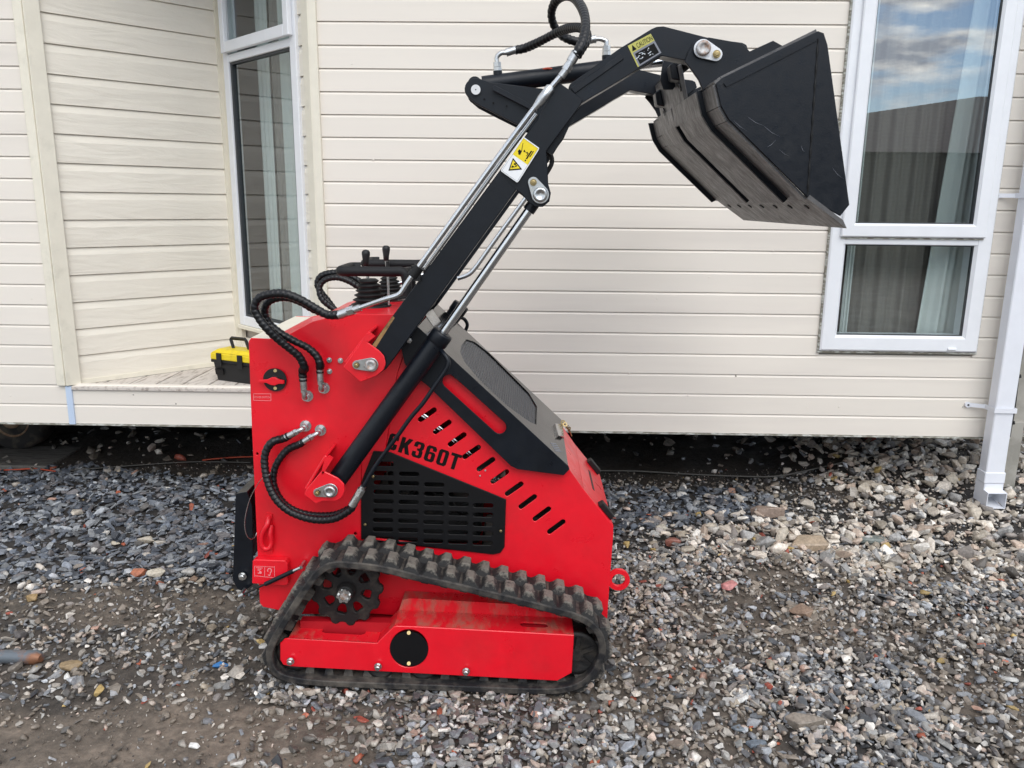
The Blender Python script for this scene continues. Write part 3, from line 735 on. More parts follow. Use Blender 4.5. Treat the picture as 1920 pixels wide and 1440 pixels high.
# deck planks, running towards the camera
x = XL + .03; pw = P(330, 700, WY + .1).x - P(281, 700, WY + .1).x
x = XL + .012
while x < XR - .01:
    x1 = min(x + pw - .007, XR - .004)
    yb = lambda q: WY + .5 * (XR - XL) - abs(q - XM) - .018
    mb = MB()
    a = [(x, WY + .004, ZD - .02), (x1, WY + .004, ZD - .02), (x1, max(yb(x1), WY + .006), ZD - .02), (x, max(yb(x), WY + .006), ZD - .02)]
    if x < XM < x1: pass
    b = [(p_[0], p_[1], ZD) for p_ in a]
    mb.hexa(a, b); mb.build('deck_plank', 'deck', home, .0015)
    x += pw
mb = MB(); mb.box(XL + .024, XR, WY + .004, YM, ZD - .05, ZD - .026); mb.build('deck_frame', 'soffit', home)
mb = MB(); mb.box(XL + .025, XR, WY - .016, WY + .003, ZD - .016, ZD + .001); mb.build('deck_nosing', 'deck', home, .002)
mb = MB(); wallbox(mb, .06, .97, ZD + .001, ZD + .022, .0, .013, True); mb.build('skirting_strip', 'trim', home)

# big window
def fbox(mb, x0, x1, z0, z1, ya, yb): mb.box(x0, x1, ya, yb, z0, z1)
win = thing('window', 'x', 'x', (wx0, WY, wz0)); del win['label'], win['category']; setparent(win, home)
yf = WY - .030
fw = P(1563, 640, WY).x - P(1533, 640, WY).x
def frame4(mb, x0, x1, z0, z1, w, ya, yb, bev=.008):
    """mitred frame with chamfered inner edge, one ring"""
    def rg(o, y, ww=0): return [Vector((x0 + o, y, z0 + o)), Vector((x1 - o, y, z0 + o)), Vector((x1 - o, y, z1 - o)), Vector((x0 + o, y, z1 - o))]
    loops = [rg(0, yb), rg(0, ya + bev * .6), rg(bev * .8, ya), rg(w - bev * 1.6, ya), rg(w, ya + bev * 1.6), rg(w, yb)]
    vs = [p for l_ in loops for p in l_]; f = []
    for i in range(5):
        for k_ in range(4):
            a, b = i * 4 + k_, i * 4 + (k_ + 1) % 4; f.append((a, b, b + 4, a + 4))
    mb.add(vs, f)
tr_top, tr_bot = P(1700, 444, WY).z, P(1700, 459, WY).z
mb = MB(); frame4(mb, wx0, wx1, wz0, wzT, fw, yf, WY + .06); mb.build('frame', 'upvc', win)
mb = MB(); frame4(mb, wx0 - .006, wx1 + .006, wz0 - .012, wzT, .012, yf + .012, WY + .02, .003); mb.build('trim', 'grime', win)
mb = MB(); mb.box(wx0 + fw * .75, wx1 - fw * .75, yf + .002, WY + .05, tr_bot, tr_top - .002); mb.build('transom', 'upvc', win, .003)
mb = MB(); mb.box(wx0 + fw * .6, wx1 - fw * .6, yf - .004, yf + .01, tr_top - .010, tr_top - .003); mb.build('transom_drip', 'grime', win)
# opening sash above
mb = MB(); frame4(mb, wx0 + fw * .55, wx1 - fw * .55, tr_top - .001, wzT - fw * .5, (P(1602, 430, WY).x - P(1577, 430, WY).x), yf - .016, yf + .018, .006); mb.build('sash', 'upvc', win)
sw = fw * .55 + (P(1602, 430, WY).x - P(1577, 430, WY).x)
gu = (wx0 + sw - .003, wx1 - sw + .003, tr_top + (P(1602, 430, WY).x - P(1577, 430, WY).x) - .003, wzT - sw)
mb = MB(); frame4(mb, gu[0] - .002, gu[1] + .002, gu[2] - .002, gu[3] + .01, .009, yf - .004, yf + .022, .002); mb.build('gasket', 'gasket', win)
mb = MB(); mb.box(gu[0], gu[1], yf + .004, yf + .008, gu[2], gu[3]); g1 = mb.build('pane', 'glass', win)
gl_ = (wx0 + fw - .004, wx1 - fw + .004, wz0 + fw - .004, tr_bot + .002)
mb = MB(); frame4(mb, gl_[0] - .002, gl_[1] + .002, gl_[2] - .002, gl_[3] + .002, .009, yf + .012, yf + .03, .002); mb.build('gasket', 'gasket', win)
mb = MB(); mb.box(gl_[0], gl_[1], yf + .016, yf + .020, gl_[2], gl_[3]); mb.build('pane', 'plain_glass', win)
mb = MB(); mb.sweep([(P(1770, 654, WY).x + a, yf - .003, wz0 + .014) for a in (-.0, .035)], .006, 8); mb.build('drain_cap', 'upvc', win)
# porch window
win2 = thing('window', 'x', 'x', (*rpt(.1), z_s)); del win2['label'], win2['category']; setparent(win2, home)
wl = .062
def wframe(t0, t1, z0, z1, wt, wz, d0, d1, name, m, par=win2, bev=.003):
    for (a, b, c, d) in ((t0, t0 + wt, z0, z1), (t1 - wt, t1, z0, z1)):
        mb = MB(); wallbox(mb, a, b, c, d, d0, d1); mb.build(name, m, par, bev)
    for (c, d) in ((z0, z0 + wz), (z1 - wz, z1)):
        mb = MB(); wallbox(mb, t0 + wt + .0008, t1 - wt - .0008, c, d, d0, d1); mb.build(name, m, par, bev)
FZ = .048
wframe(WA, WB, z_s, wzT, wl, FZ, -.03, .022, 'frame', 'upvc')
zm0 = P(425, 118, rpt(WA)[1]).z; zm1 = P(425, 92, rpt(WA)[1]).z
mb = MB(); wallbox(mb, WA + wl + .001, WB - wl - .001, zm0 - .006, zm0 + .03, -.03, .02); mb.build('transom', 'upvc', win2, .003)
wframe(WA + wl * .55, WB - wl * .35, zm0 + .034, wzT - .04, wl * .8, .05, .0225, .045, 'sash', 'upvc')
mb = MB(); wallbox(mb, WA - .02, WB + .01, z_s - .022, z_s - .001, -.01, .03); mb.build('sill', 'trim', win2, .003)
wframe(WA + wl + .001, WB - wl - .001, z_s + FZ + .001, zm0 - .007, .02, .01, -.012, .012, 'gasket', 'gasket', bev=0)
mb = MB(); wallbox(mb, WA + wl, WB - wl, z_s + FZ, zm0 - .006, -.004, 0); mb.build('pane', 'plain_glass', win2)
mb = MB(); wallbox(mb, WA + wl, WB - wl, zm0 + .034, wzT - .05, .004, .008); mb.build('pane', 'plain_glass', win2)
# cement corner post right of the wall
px_post0, px_post1 = P(1886, 860, 3.68).x, P(1914, 860, 3.68).x
mb = MB(); mb.box(px_post0 - .01, px_post1, 3.69, 3.85, -.02, Z0 + .05); mb.build('corner_pier', 'cement', home, .004)
mb = MB(); mb.box(XE + .004, XE + 1.2, 3.72, 3.75, Z0 + .02, ZT - .01); mb.build('end_wall', 'cement', home)

def curtain(name, m, x0, x1, y, z0, z1, amp, waves, label, lean=0.0, cat='curtain', end=None):
    nseg = 90; vs = []; f = []
    for i in range(nseg + 1):
        t = i / nseg; 
        for k_ in range(9):
            s_ = k_ / 8; xx = x0 + (x1 - x0) * t + lean * s_ * (1 - t); a = amp * (math.sin(waves * 6.283 * t + .7 * math.sin(9 * t)) + .35 * math.sin(waves * 15 * t + 2 * s_))
            vs.append((xx, y + a, z0 + (z1 - z0) * s_))
    for i in range(nseg):
        for k_ in range(8): a = i * 9 + k_; f.append((a, a + 9, a + 10, a + 1))
    n0 = len(vs); vs += [(v[0], v[1] + .003, v[2]) for v in vs]; f += [tuple(reversed([q + n0 for q in g])) for g in f[:nseg * 8]]
    mb = MB(); mb.add(vs, f, True); o = mb.build(name, m); tag(o, label, cat); return o
cy = WY + .13
X = lambda px, py=600, y=cy: P(px, py, y).x
curtain('curtain', 'net', X(1592), X(1768), cy + .04, wz0 - .05, wzT, .012, 5, 'brown ribbed curtain filling the left half of the large right-hand window', -.0)
curtain('curtain', 'pale', X(1712), X(1850), cy - .03, wz0 - .05, wzT, .016, 3, 'pale grey curtain leaning across the right half of the large window', .11)
curtain('curtain_lining', 'pale', X(1574), X(1588), cy - .01, wz0 - .05, wzT, .004, 2, 'thin pale strip of curtain hanging at the left edge of the large window', 0, 'curtain')
def wcurt(t0, t1, d, m, z0, z1, label, amp=.01, waves=3):
    a, b = Vector((*rpt(t0), 0)), Vector((*rpt(t1), 0)); dr = (b - a).normalized(); nn = Vector((dr.y, -dr.x, 0)); vs = []; f = []; N_ = 60
    for i in range(N_ + 1):
        t = i / N_; q = a + (b - a) * t + nn * (d + amp * math.sin(waves * 6.283 * t))
        vs += [q + Vector((0, 0, z0)), q + Vector((0, 0, z1))]
    for i in range(N_): f.append((2 * i, 2 * i + 2, 2 * i + 3, 2 * i + 1))
    n0 = len(vs); vs += [v - nn * .003 for v in vs]; f += [tuple(reversed([q + n0 for q in g])) for g in f[:N_]]
    mb = MB(); mb.add(vs, f, True); o = mb.build('curtain', m); tag(o, label, 'curtain')
wcurt(.10, .24, -.14, 'pale', z_s, wzT, 'narrow white curtain at the left edge of the porch window', .006, 3)
wcurt(.245, .36, -.15, 'taupe', z_s, wzT, 'narrow dark taupe curtain left of the wide pale one in the porch window', .006, 2)
wcurt(.365, .64, -.14, 'pale', z_s, wzT, 'wide pale curtain in the middle of the porch window', .010, 3)
wcurt(.645, .90, -.15, 'taupe', z_s, wzT, 'dark taupe curtain at the right side of the porch window', .010, 3)

# ------------------------------------------------------------------ downpipe
yp0, yp1 = WY - .115, WY - .045
dl, dr_ = P(1884 - 35, 880, yp0).x, P(1884 + 4, 880, yp0).x
dpipe = thing('downpipe', 'white square plastic downpipe with an open foot at the right end of the boarded wall', 'drainpipe', ((dl + dr_) / 2, WY - .08, 0))
zf = P(1862, 895, yp0).z; ze = P(1862, 944, yp0).z; zft = P(1870, 920, yp0).z
mb = MB(); mb.box(dl + .004, dr_ - .004, yp0 + .004, yp1 - .004, zf - .01, ZT); mb.build('pipe', 'pipe', dpipe, .004)
mb = MB(); mb.box(dl, dr_, yp0, yp1, zf - .03, zf + .022); mb.build('socket', 'pipe', dpipe, .003)
mb = MB()    # open shoe: five walls, open towards the camera
sx0, sx1 = dl + .003, dr_ - .003; ty = .003; yk = yp0 - .035
mb.box(sx0, sx0 + ty, yp0 + .002, yp1, ze, zf - .031); mb.box(sx1 - ty, sx1, yp0 + .002, yp1, ze, zf - .031); mb.box(sx0, sx1, yp1 + .0005, yp1 + ty, ze, zf - .031)
mb.hexa([(sx0, yk, ze - .012), (sx0 + ty, yk, ze - .012), (sx0 + ty, yp0 + .0015, ze), (sx0, yp0 + .0015, ze)], [(sx0, yk, zft), (sx0 + ty, yk, zft), (sx0 + ty, yp0 + .0015, zft + .004), (sx0, yp0 + .0015, zft + .004)])
mb.hexa([(sx1 - ty, yk, ze - .012), (sx1, yk, ze - .012), (sx1, yp0 + .0015, ze), (sx1 - ty, yp0 + .0015, ze)], [(sx1 - ty, yk, zft), (sx1, yk, zft), (sx1, yp0 + .0015, zft + .004), (sx1 - ty, yp0 + .0015, zft + .004)])
mb.hexa([(sx0 + ty, yk, zft - ty), (sx1 - ty, yk, zft - ty), (sx1 - ty, yp0, zft), (sx0 + ty, yp0, zft)], [(sx0 + ty, yk, zft), (sx1 - ty, yk, zft), (sx1 - ty, yp0, zft + .004), (sx0 + ty, yp0, zft + .004)])
mb.hexa([(sx0 + ty, yk, ze - .012), (sx1 - ty, yk, ze - .012), (sx1 - ty, yp1, ze), (sx0 + ty, yp1, ze)], [(sx0 + ty, yk, ze - .009), (sx1 - ty, yk, ze - .009), (sx1 - ty, yp1, ze + .003), (sx0 + ty, yp1, ze + .003)])
mb.box(sx0 + ty, sx1 - ty, yp0, yp0 + ty, zft + .004, zf - .031)
mb.build('shoe', 'pipe', dpipe)
for py in (770, 366):
    zb = P(1870, py, yp0).z; mb = MB(); mb.box(dl - .003, dr_ + .003, yp0 - .004, yp0 - .0005, zb - .011, zb + .011); mb.box(dl - .003, dl - .0005, yp0 - .0004, yp1 + .01, zb - .011, zb + .011)
    mb.box(dr_ + .0005, dr_ + .003, yp0 - .0004, yp1 + .01, zb - .011, zb + .011)
    mb.hexa([(dl - .003, yp1 + .004, zb - .009), (dl - .003, yp1 + .01, zb - .009), (dl - .06, WY - .008, zb - .009), (dl - .06, WY - .014, zb - .009)], [(dl - .003, yp1 + .004, zb + .009), (dl - .003, yp1 + .01, zb + .009), (dl - .06, WY - .008, zb + .009), (dl - .06, WY - .014, zb + .009)])
    c = Vector((dl - .064, WY - .006, zb)); mb.cyl(c, c + Vector((0, -.010, 0)), .013, 20)
    cl = mb.build('clip', 'pipe', dpipe); mb = MB(); mb.cyl(c + Vector((0, -.0101, 0)), c + Vector((0, -.0125, 0)), .0045, 12); mb.build('screw', 'gasket', cl)
mb = MB(); mb.sweep(spline(PP([(1921, 540, 3.55), (1919, 640, 3.55), (1910, 700, 3.55), (1903, 760, 3.55), (1896, 800, 3.56), (1893, 818, 3.6)]), .02), .0045, 8)
for a, b in ((1911, 703), (1899, 790)): mb.cyl(P(a, b, 3.545), P(a + 1, b + 5, 3.545), .008, 8)
tag(mb.build('cable', 'blackcable'), 'thin black cable clipped to the wall right of the white downpipe', 'cable')

# ------------------------------------------------------------------ things under the home
wc = P(22, 790, 4.25); wh = thing('caravan_wheel', 'old muddy wheel with rusty hub under the left end of the home', 'wheel', (wc.x, 4.25, 0.03))
RW = .185; c = Vector((wc.x, 4.25, RW + .04)); c.z = P(22, 790, 4.25).z + .01
mb = MB(); mb.lathe(c, (0, 1, 0), [(.09, 0), (RW * .75, -.012), (RW * .93, 0), (RW, .03), (RW, .12), (RW * .9, .15), (.09, .15)], 40); mb.build('tyre', 'tyre', wh)
mb = MB(); mb.lathe(c, (0, 1, 0), [(.02, -.02), (.045, -.02), (.05, .0), (.08, .006), (.1, -.006), (.1, .02)], 32); mb.build('hub', 'rust', wh)
def ybox(name, m, pxs, Y, d, label, cat, rz=0):
    (a, b), (e, f_) = pxs; p, q = P(a, f_, Y), P(e, b, Y); mb = MB(); zb = min(float(height(p.x, Y)), q.z - .03) - .004
    mb.box(p.x, q.x, Y, Y + d, min(p.z, zb), q.z); o = mb.build(name, m, None, .004); tag(o, label, cat); return o
ybox('timber_block', 'wood', ((-60, 874), (88, 893)), 3.98, .35, 'grey timber sleeper lying in the mud below the left boards', 'timber')
ybox('concrete_block', 'cement', ((1395, 806), (1510, 838)), 5.4, .25, 'grey concrete block standing deep under the home right of the loader', 'block')
def laycable(name, pts, r, m, label):
    ps = []
    for a, b in pts: p = gpt(a, b); ps.append(p + Vector((0, 0, r + .012)))
    mb = MB(); mb.sweep(spline(ps, .02), r, 8); tag(mb.build(name, m), label, 'cable')
laycable('cable', [(1120, 888), (1200, 889), (1300, 895), (1400, 899), (1460, 898), (1530, 884), (1600, 868), (1680, 852), (1780, 842)], .0045, 'cable', 'thin grey cable snaking over the mud right of the loader')
laycable('cable', [(380, 868), (420, 864), (455, 862), (500, 861)], .004, 'orange', 'short orange cable in the shadow just left of the loader')
laycable('cable', [(-20, 888), (30, 886), (62, 884), (82, 886), (104, 889)], .004, 'orange', 'orange cable end lying beside the timber sleeper at far left')
laycable('cable', [(110, 889), (170, 884), (260, 877), (360, 871), (470, 872)], .003, 'cable', 'thin dark wire across the mud between the sleeper and the loader')

# tube at bottom left, blue scrap
a, b = gpt(-60, 1240), gpt(72, 1243); mb = MB(); up_ = Vector((0, 0, .019))
mb.sweep([a + up_, a.lerp(b, .5) + up_, a.lerp(b, .93) + up_, b + up_, b + up_ + Vector((.014, -.004, 0))], None, 20, radii=[.021, .021, .022, .0215, .012])
tag(mb.build('steel_tube', 'tube'), 'rusty galvanised steel tube lying on the gravel at the left edge', 'pipe')
p = gpt(413, 1252); mb = MB(); mb.add([p + Vector(v) for v in ((-.022, -.006, .006), (0, -.012, .012), (.026, -.004, .008), (.022, .01, .006), (-.004, .014, .014), (-.024, .006, .006), (0, 0, -.004))],
    [(0, 1, 4, 5), (1, 2, 3, 4), (0, 5, 6), (5, 4, 6), (4, 3, 6), (3, 2, 6), (2, 1, 6), (1, 0, 6)]); tag(mb.build('plastic_scrap', 'blue'), 'small bright blue plastic scrap in the gravel left of the track', 'litter')

# ------------------------------------------------------------------ neighbour seen in the window
nb = thing('bungalow', 'dark roofed bungalow with a chimney, mirrored in the upper pane of the large window', 'house', (9, -12, 0))
mb = MB(); mb.box(2.5, 22, -20, -12, 0, 2.6); mb.build('wall', 'render', nb)
def rf(x0, x1, y0, y1, z0, zr, name='roof'):
    ym = (y0 + y1) / 2; mb = MB()
    mb.add([(x0 - .4, y0 - .4, z0), (x1 + .4, y0 - .4, z0), (x1 + .4, y1 + .4, z0), (x0 - .4, y1 + .4, z0), (x0 + 9.7, ym, zr), (x1 + .1, ym, zr)], [(0, 1, 5, 4), (3, 4, 5, 2), (0, 4, 3), (1, 2, 5), (0, 3, 2, 1)])
    return mb.build(name, 'tile', nb)
rf(2.5, 22, -20, -12, 2.601, 4.35); mb = MB(); mb.box(13.4, 14.0, -16.6, -15.9, 4.0, 5.15); mb.build('chimney', 'rust', nb)
for k in (0, 3):
    mb = MB(); mb.box(4 + k * 4, 5.6 + k * 4, -11.995, -11.96, 1.0, 2.0); w_ = mb.build('window', 'upvc', nb); mb = MB(); mb.box(4.08 + k * 4, 5.52 + k * 4, -11.955, -11.94, 1.08, 1.92); mb.build('pane', 'hood', w_)

# ================================================================== the loader
rootp = P(810, 1300, YC); LD = thing('compact_track_loader', 'red and black stand-on tracked mini loader with raised arms and empty bucket', 'loader', (rootp.x, YC, 0))
YB, YB2 = 2.23, 2 * YC - 2.23           # body side plates
YH, YH2 = 2.205, 2 * YC - 2.205         # hood skirts
def v2(p): return Vector((p[0], 0, p[1]))
def sheet(name, a, b, Y, y0, y1, th, m, px=True, parent=LD, bevel=0):
    A, B = [Vector((q[0], 0, q[1])) for q in (XZ([a, b], Y) if px else (a, b))]
    d = (B - A).normalized(); n = Vector((d.z, 0, -d.x)) * th      # inward (below for left->right)
    mb = MB(); f = lambda y: [(A.x, y, A.z), (B.x, y, B.z), (B.x + n.x, y, B.z + n.z), (A.x + n.x, y, A.z + n.z)]
    mb.hexa(f(y0), f(y1)); return mb.build(name, m, parent, bevel)

# --- body side panels -------------------------------------------------
rear_out = [(470, 634), (504, 635.5), (540, 628), (585, 604), (640, 589), (748, 590), (765, 640), (745, 700), (722, 848), (677, 856), (677, 1150), (560, 1152), (493, 1138), (487, 1130), (472, 800), (466, 640)]
rear = yplate('side_panel', rear_out, [circ(482, 851, 2.6, 10), circ(666, 1001, 3, 10)], YB, .006, 'red', LD)
slots10 = [(801, 778), (829, 801), (857, 824.5), (884, 848), (911, 871), (937, 894), (964, 917), (989.5, 941), (1016, 964), (1043, 988)]
eng_out = [(765.5, 641), (1062, 872), (1095, 919), (1149, 985), (1150, 1000), (1138, 1162), (1130, 1175), (677.6, 1150), (677.6, 856), (722.5, 848), (745.5, 700)]
holes = [slot(x, y, 41, 9.5, 35 + (i > 6) * 1.5) for i, (x, y) in enumerate(slots10)]
# opening behind the black vent panel
holes.append([(704, 857), (922, 929), (941, 942), (938, 1026), (920, 1033), (684, 1007), (684, 903)])
eng = yplate('engine_side_panel', eng_out, holes, YB, .006, 'red', LD)
for (a, b) in ((897, 887), (907, 877)):
    mb = MB(); mb.hexbolt(P(a + 3, b + 5, YB), (0, -1, 0), .0022, .003); mb.build('rivet', 'zinc', eng)
# vent panel with its slots
vo = [(677, 905), (700, 846), (731, 848), (918, 924), (949, 937), (946, 1026), (938, 1037), (925, 1040), (677, 1011)]
vh = []
for c, (x0, y0, n) in enumerate([(720, 870, 9), (767, 889, 8), (814, 909, 7), (860, 928, 6), (906, 948, 5)]):
    for k in range(n):
        yy = y0 + k * 17.6
        vh.append(slot(x0 - k * .3, yy, 38, 8.2, -1.2))
vent = yplate('vent_panel', vo, vh, YB - .0065, .005, 'panel', LD, bevel=.0009)
for a, b in ((685, 983), (939, 995), (700, 893)):
    mb = MB(); mb.hexbolt(P(a, b, YB - .0116), (0, -1, 0), .0045, .005, False); mb.build('screw', 'brass', vent)
# internals seen through the slots
mb = MB()
for k, o_ in enumerate((6, -7)):
    pts = [P(x - 8 + o_ * .5, y + o_ * .8 , 2.275) for x, y in ((770, 758), (801, 778), (857, 824.5), (905, 866))]
    mb.sweep(pts, .0085, 10)
mb.build('engine_pipe', 'chrome', LD)
mb = MB(); e0, e1 = P(700, 1010, 2.36), P(900, 930, 2.36)
mb.box(e0.x, e1.x, 2.33, 2.6, e0.z, e1.z); mb.box(e0.x + .05, e1.x - .08, 2.36, 2.6, e1.z + .001, e1.z + .08)
mb.build('engine_block', 'dark', LD, .01)
mb = MB()
for a, b, r in ((760, 925, .018), (822, 905, .022), (810, 960, .015), (870, 985, .02)):
    c = P(a, b, 2.30); mb.cyl(c, c + Vector((0, .028, 0)), r, 20); mb.cyl(c + Vector((0, -.004, 0)), c + Vector((0, 0, 0)), r * .5, 12)
mb.build('engine_pulley', 'cast', LD)
mb = MB()
for k in range(3):
    mb.sweep(spline([P(735 + 40 * k, 905 + 12 * k, 2.29), P(760 + 40 * k, 930, 2.30), P(800 + 30 * k, 915 + 20 * k, 2.285), P(850 + 20 * k, 960 + 10 * k, 2.31)], .01), .005, 8)
mb.build('engine_hose', 'rubber', LD)
mb = MB(); q0, q1 = P(900, 1030, 2.30), P(1130, 900, 2.30); mb.box(q0.x, q1.x - .02, 2.28, 2.64, q0.z - .1, q0.z - .02); mb.box(q0.x + .05, q1.x - .06, 2.29, 2.6, q0.z, q0.z + .11)
mb.build('battery_box', 'dark', LD, .006)
# --- body skins -------------------------------------------------------
y0, y1 = YB + .0005, YB2 - .0005
sheet('rear_panel', (489, 1134), (468, 637), YB, y0, y1, .005, 'red')
sheet('rear_deck', (468, 634.5), (504, 636), YB, y0, y1, .005, 'trim')
sheet('rear_deck', (504.5, 636), (540, 628.5), YB, y0, y1, .005, 'red')
sheet('dash_panel', (540.5, 628), (585, 604), YB, y0, y1, .005, 'red')
sheet('dash_panel', (585.5, 603.7), (640, 589), YB, y0, y1, .005, 'red')
sheet('control_panel', (640.5, 588.9), (752, 590.5), YB, y0, y1, .005, 'red')
sheet('front_slope', (1062, 872.5), (1095, 919.5), YB, y0, y1, .005, 'red')
sheet('front_slope', (1095.5, 920), (1149.5, 985), YB, y0, y1, .005, 'red')
sheet('front_panel', (1150, 986), (1138, 1166), YB, y0, y1, .005, 'red')
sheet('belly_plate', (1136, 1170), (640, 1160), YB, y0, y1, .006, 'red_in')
sheet('firewall', (742, 612), (742, 1000), YB + .01, y0, y1, .005, 'dark')
far = mirror([rear, eng])
# rubber bumpers and slot of the front slope
A, B = XZ([(1095.5, 920), (1149.5, 985)], YB); A, B = v2(A), v2(B); sd = (B - A).normalized(); sn = Vector((-sd.z, 0, sd.x))
for yy in (YB + .035, YB2 - .035):
    c = A.lerp(B, .72) if yy < YC else A.lerp(B, .66); c.y = yy
    h1, h2 = sd * .030, Vector((0, .016, 0)); up2 = sn * .017
    mb = MB(); mb.hexa([c - h1 - h2, c + h1 - h2, c + h1 + h2, c - h1 + h2], [c - h1 * .9 - h2 + up2, c + h1 * .9 - h2 + up2, c + h1 * .9 + h2 + up2, c - h1 * .9 + h2 + up2])
    mb.build('bumper_pad', 'rubber', LD, .002)
for yy, w_ in ((YC, .09),):
    c = A.lerp(B, .45); c.y = yy; mb = MB(); h1, h2 = sd * .005, Vector((0, w_, 0)); mb.hexa([c - h1 - h2, c + h1 - h2, c + h1 + h2, c - h1 + h2], [p + sn * .0012 for p in (c - h1 - h2, c + h1 - h2, c + h1 + h2, c - h1 + h2)]); mb.build('front_slot', 'dark', LD)
# tow ring
mb = MB(); mb.ring(P(1160, 1088, YB + .02), (0, 1, 0), .0205, .034, .012, 28); mb.build('tow_ring', 'red', LD)
# --- hood -------------------------------------------------------------
ho = [(752, 652), (762, 632), (783, 612.5), (1066, 874), (1068, 880), (1057, 891.5), (970, 880), (958, 874), (800, 722), (770, 700), (758, 680)]
hh = []
a0, a1 = Vector((841, 714)), Vector((938, 802)); L_ = (a1 - a0).length; an = -math.degrees(math.atan2(a1.y - a0.y, a1.x - a0.x))
hh.append(slot((a0.x + a1.x) / 2, (a0.y + a1.y) / 2, L_ + 22, 25, an, 8))
skirt = yplate('hood_skirt', ho, hh, YH, .004, 'black', LD)
for a, b in ((768, 638),):
    mb = MB(); mb.hexbolt(P(a, b, YH - .004), (0, -1, 0), .0075, .008, False); mb.build('bolt', 'zinc', skirt)
mirror([skirt])
# red inner box behind the opening
mb = MB(); A, B = [v2(p) for p in XZ([(825, 700), (955, 818)], YB)]; dd = (B - A).normalized(); nn = Vector((-dd.z, 0, dd.x))
f = lambda y: [Vector((p.x, y, p.z)) for p in (A - nn * .030, B - nn * .030, B - nn * .024, A - nn * .024)]
mb.hexa(f(YB + .004), f(YB + .09)); f2 = lambda y: [Vector((p.x, y, p.z)) for p in (A - nn * .03, B - nn * .03, B + nn * .03, A + nn * .03)]
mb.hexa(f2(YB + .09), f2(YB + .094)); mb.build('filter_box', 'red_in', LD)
mb = MB(); c = P(852, 728, YB + .05); mb.hexa([c - nn * .02 + Vector((0, -.03, 0)), c + nn * .02 + Vector((0, -.03, 0)), c + nn * .02 + Vector((0, .03, 0)), c - nn * .02 + Vector((0, .03, 0))], [c - nn * .02 + dd * .006 + Vector((0, -.03, 0)), c + nn * .02 + dd * .006 + Vector((0, -.03, 0)), c + nn * .02 + dd * .006 + Vector((0, .03, 0)), c - nn * .02 + dd * .006 + Vector((0, .03, 0))]); mb.build('filter_bracket', 'red_in', LD)
# top plate in its own frame
A, B = [v2(p) for p in XZ([(783, 612.5), (1066, 874)], YH)]; HU = (B - A).normalized(); HV = Vector((0, 1, 0)); HN = HU.cross(HV); 
H0 = Vector((A.x, YH + .0005, A.z)); HL = (B - A).length; HW = YH2 - YH - .001
def huv(px, py):
    p = hit(px, py, H0, HN); d = p - H0; return (d.dot(HU), d.dot(HV))
grill = rounded([huv(*p) for p in [(875, 636), (866, 648), (863, 660), (872, 680), (900, 713), (950, 760), (992, 790), (1006, 796), (1007, 762), (992, 737), (957, 702), (915, 660), (890, 641)]], .012)
top = plate('hood_top', [(0, 0), (HL, 0), (HL, HW), (0, HW)], [grill], H0, HU, HV, .004, 'hood', LD)
if HN.z < 0: pass
gu_ = [p[0] for p in grill]; gv_ = [p[1] for p in grill]
mb = MB(); NG = 40
def inpoly(u, v):
    c = False; n = len(grill)
    for i in range(n):
        (x1, y1_), (x2, y2_) = grill[i], grill[(i + 1) % n]
        if (y1_ > v) != (y2_ > v) and u < (x2 - x1) * (v - y1_) / (y2_ - y1_) + x1: c = not c
    return c
def run(fix, axis):
    lo, hi = (min(gv_), max(gv_)) if axis == 0 else (min(gu_), max(gu_)); st = None; res = []
    for k in range(121):
        t = lo + (hi - lo) * k / 120; ok = inpoly(fix, t) if axis == 0 else inpoly(t, fix)
        if ok and st is None: st = t
        if (not ok or k == 120) and st is not None: res.append((st - .006, t + .006)); st = None
    return res
def H3(u, v, w): return H0 + HU * u + HV * v - (HN if HN.z > 0 else -HN) * w
step_ = .0085; u = min(gu_) + step_
while u < max(gu_):
    for a_, b_ in run(u, 0): mb.cyl(H3(u, a_, .006), H3(u, b_, .006), .0011, 4)
    u += step_
v = min(gv_) + step_
while v < max(gv_):
    for a_, b_ in run(v, 1): mb.cyl(H3(a_, v, .0072), H3(b_, v, .0072), .0011, 4)
    v += step_
mb.build('hood_grill', 'mesh', LD)
mb = MB(); mb.hexa([H3(min(gu_) - .01, min(gv_) - .01, .05), H3(max(gu_) + .01, min(gv_) - .01, .05), H3(max(gu_) + .01, max(gv_) + .01, .05), H3(min(gu_) - .01, max(gv_) + .01, .05)],
   [H3(min(gu_) - .01, min(gv_) - .01, .045), H3(max(gu_) + .01, min(gv_) - .01, .045), H3(max(gu_) + .01, max(gv_) + .01, .045), H3(min(gu_) - .01, max(gv_) + .01, .045)]); mb.build('radiator_core', 'dark', LD)
# silver foil label, latch, keys, small white decal on the hood
def hquad(name, pxs, m, w, parent=LD):
    q = [huv(*p) for p in pxs]; mb = MB(); mb.hexa([H3(*p, -.0002) for p in q], [H3(*p, -w) for p in q]); return mb.build(name, m, parent)
foil = hquad('foil_label', [(797, 590), (810, 580), (826, 603), (812, 612)], 'zinc', .001)
lat = hquad('latch', [(1038, 797), (1052, 799), (1054, 822), (1044, 820)], 'chrome', .008)
mb = MB()
for k in range(4):
    c = P(1052 + 3 * k, 800 + 7 * k, 2.44); c = H3(*huv(1050 + 3 * k, 797 + 5 * k), -.014 - .002 * k)
    mb.ring(c, Vector((random.uniform(-1, 1), random.uniform(-1, 1), random.uniform(-1, 1))), .004, .008, .0015, 12); mb.cyl(c, c + Vector((.010, .004, -.014 - .004 * k)), .0022, 6)
mb.build('key_bunch', 'brass', LD)
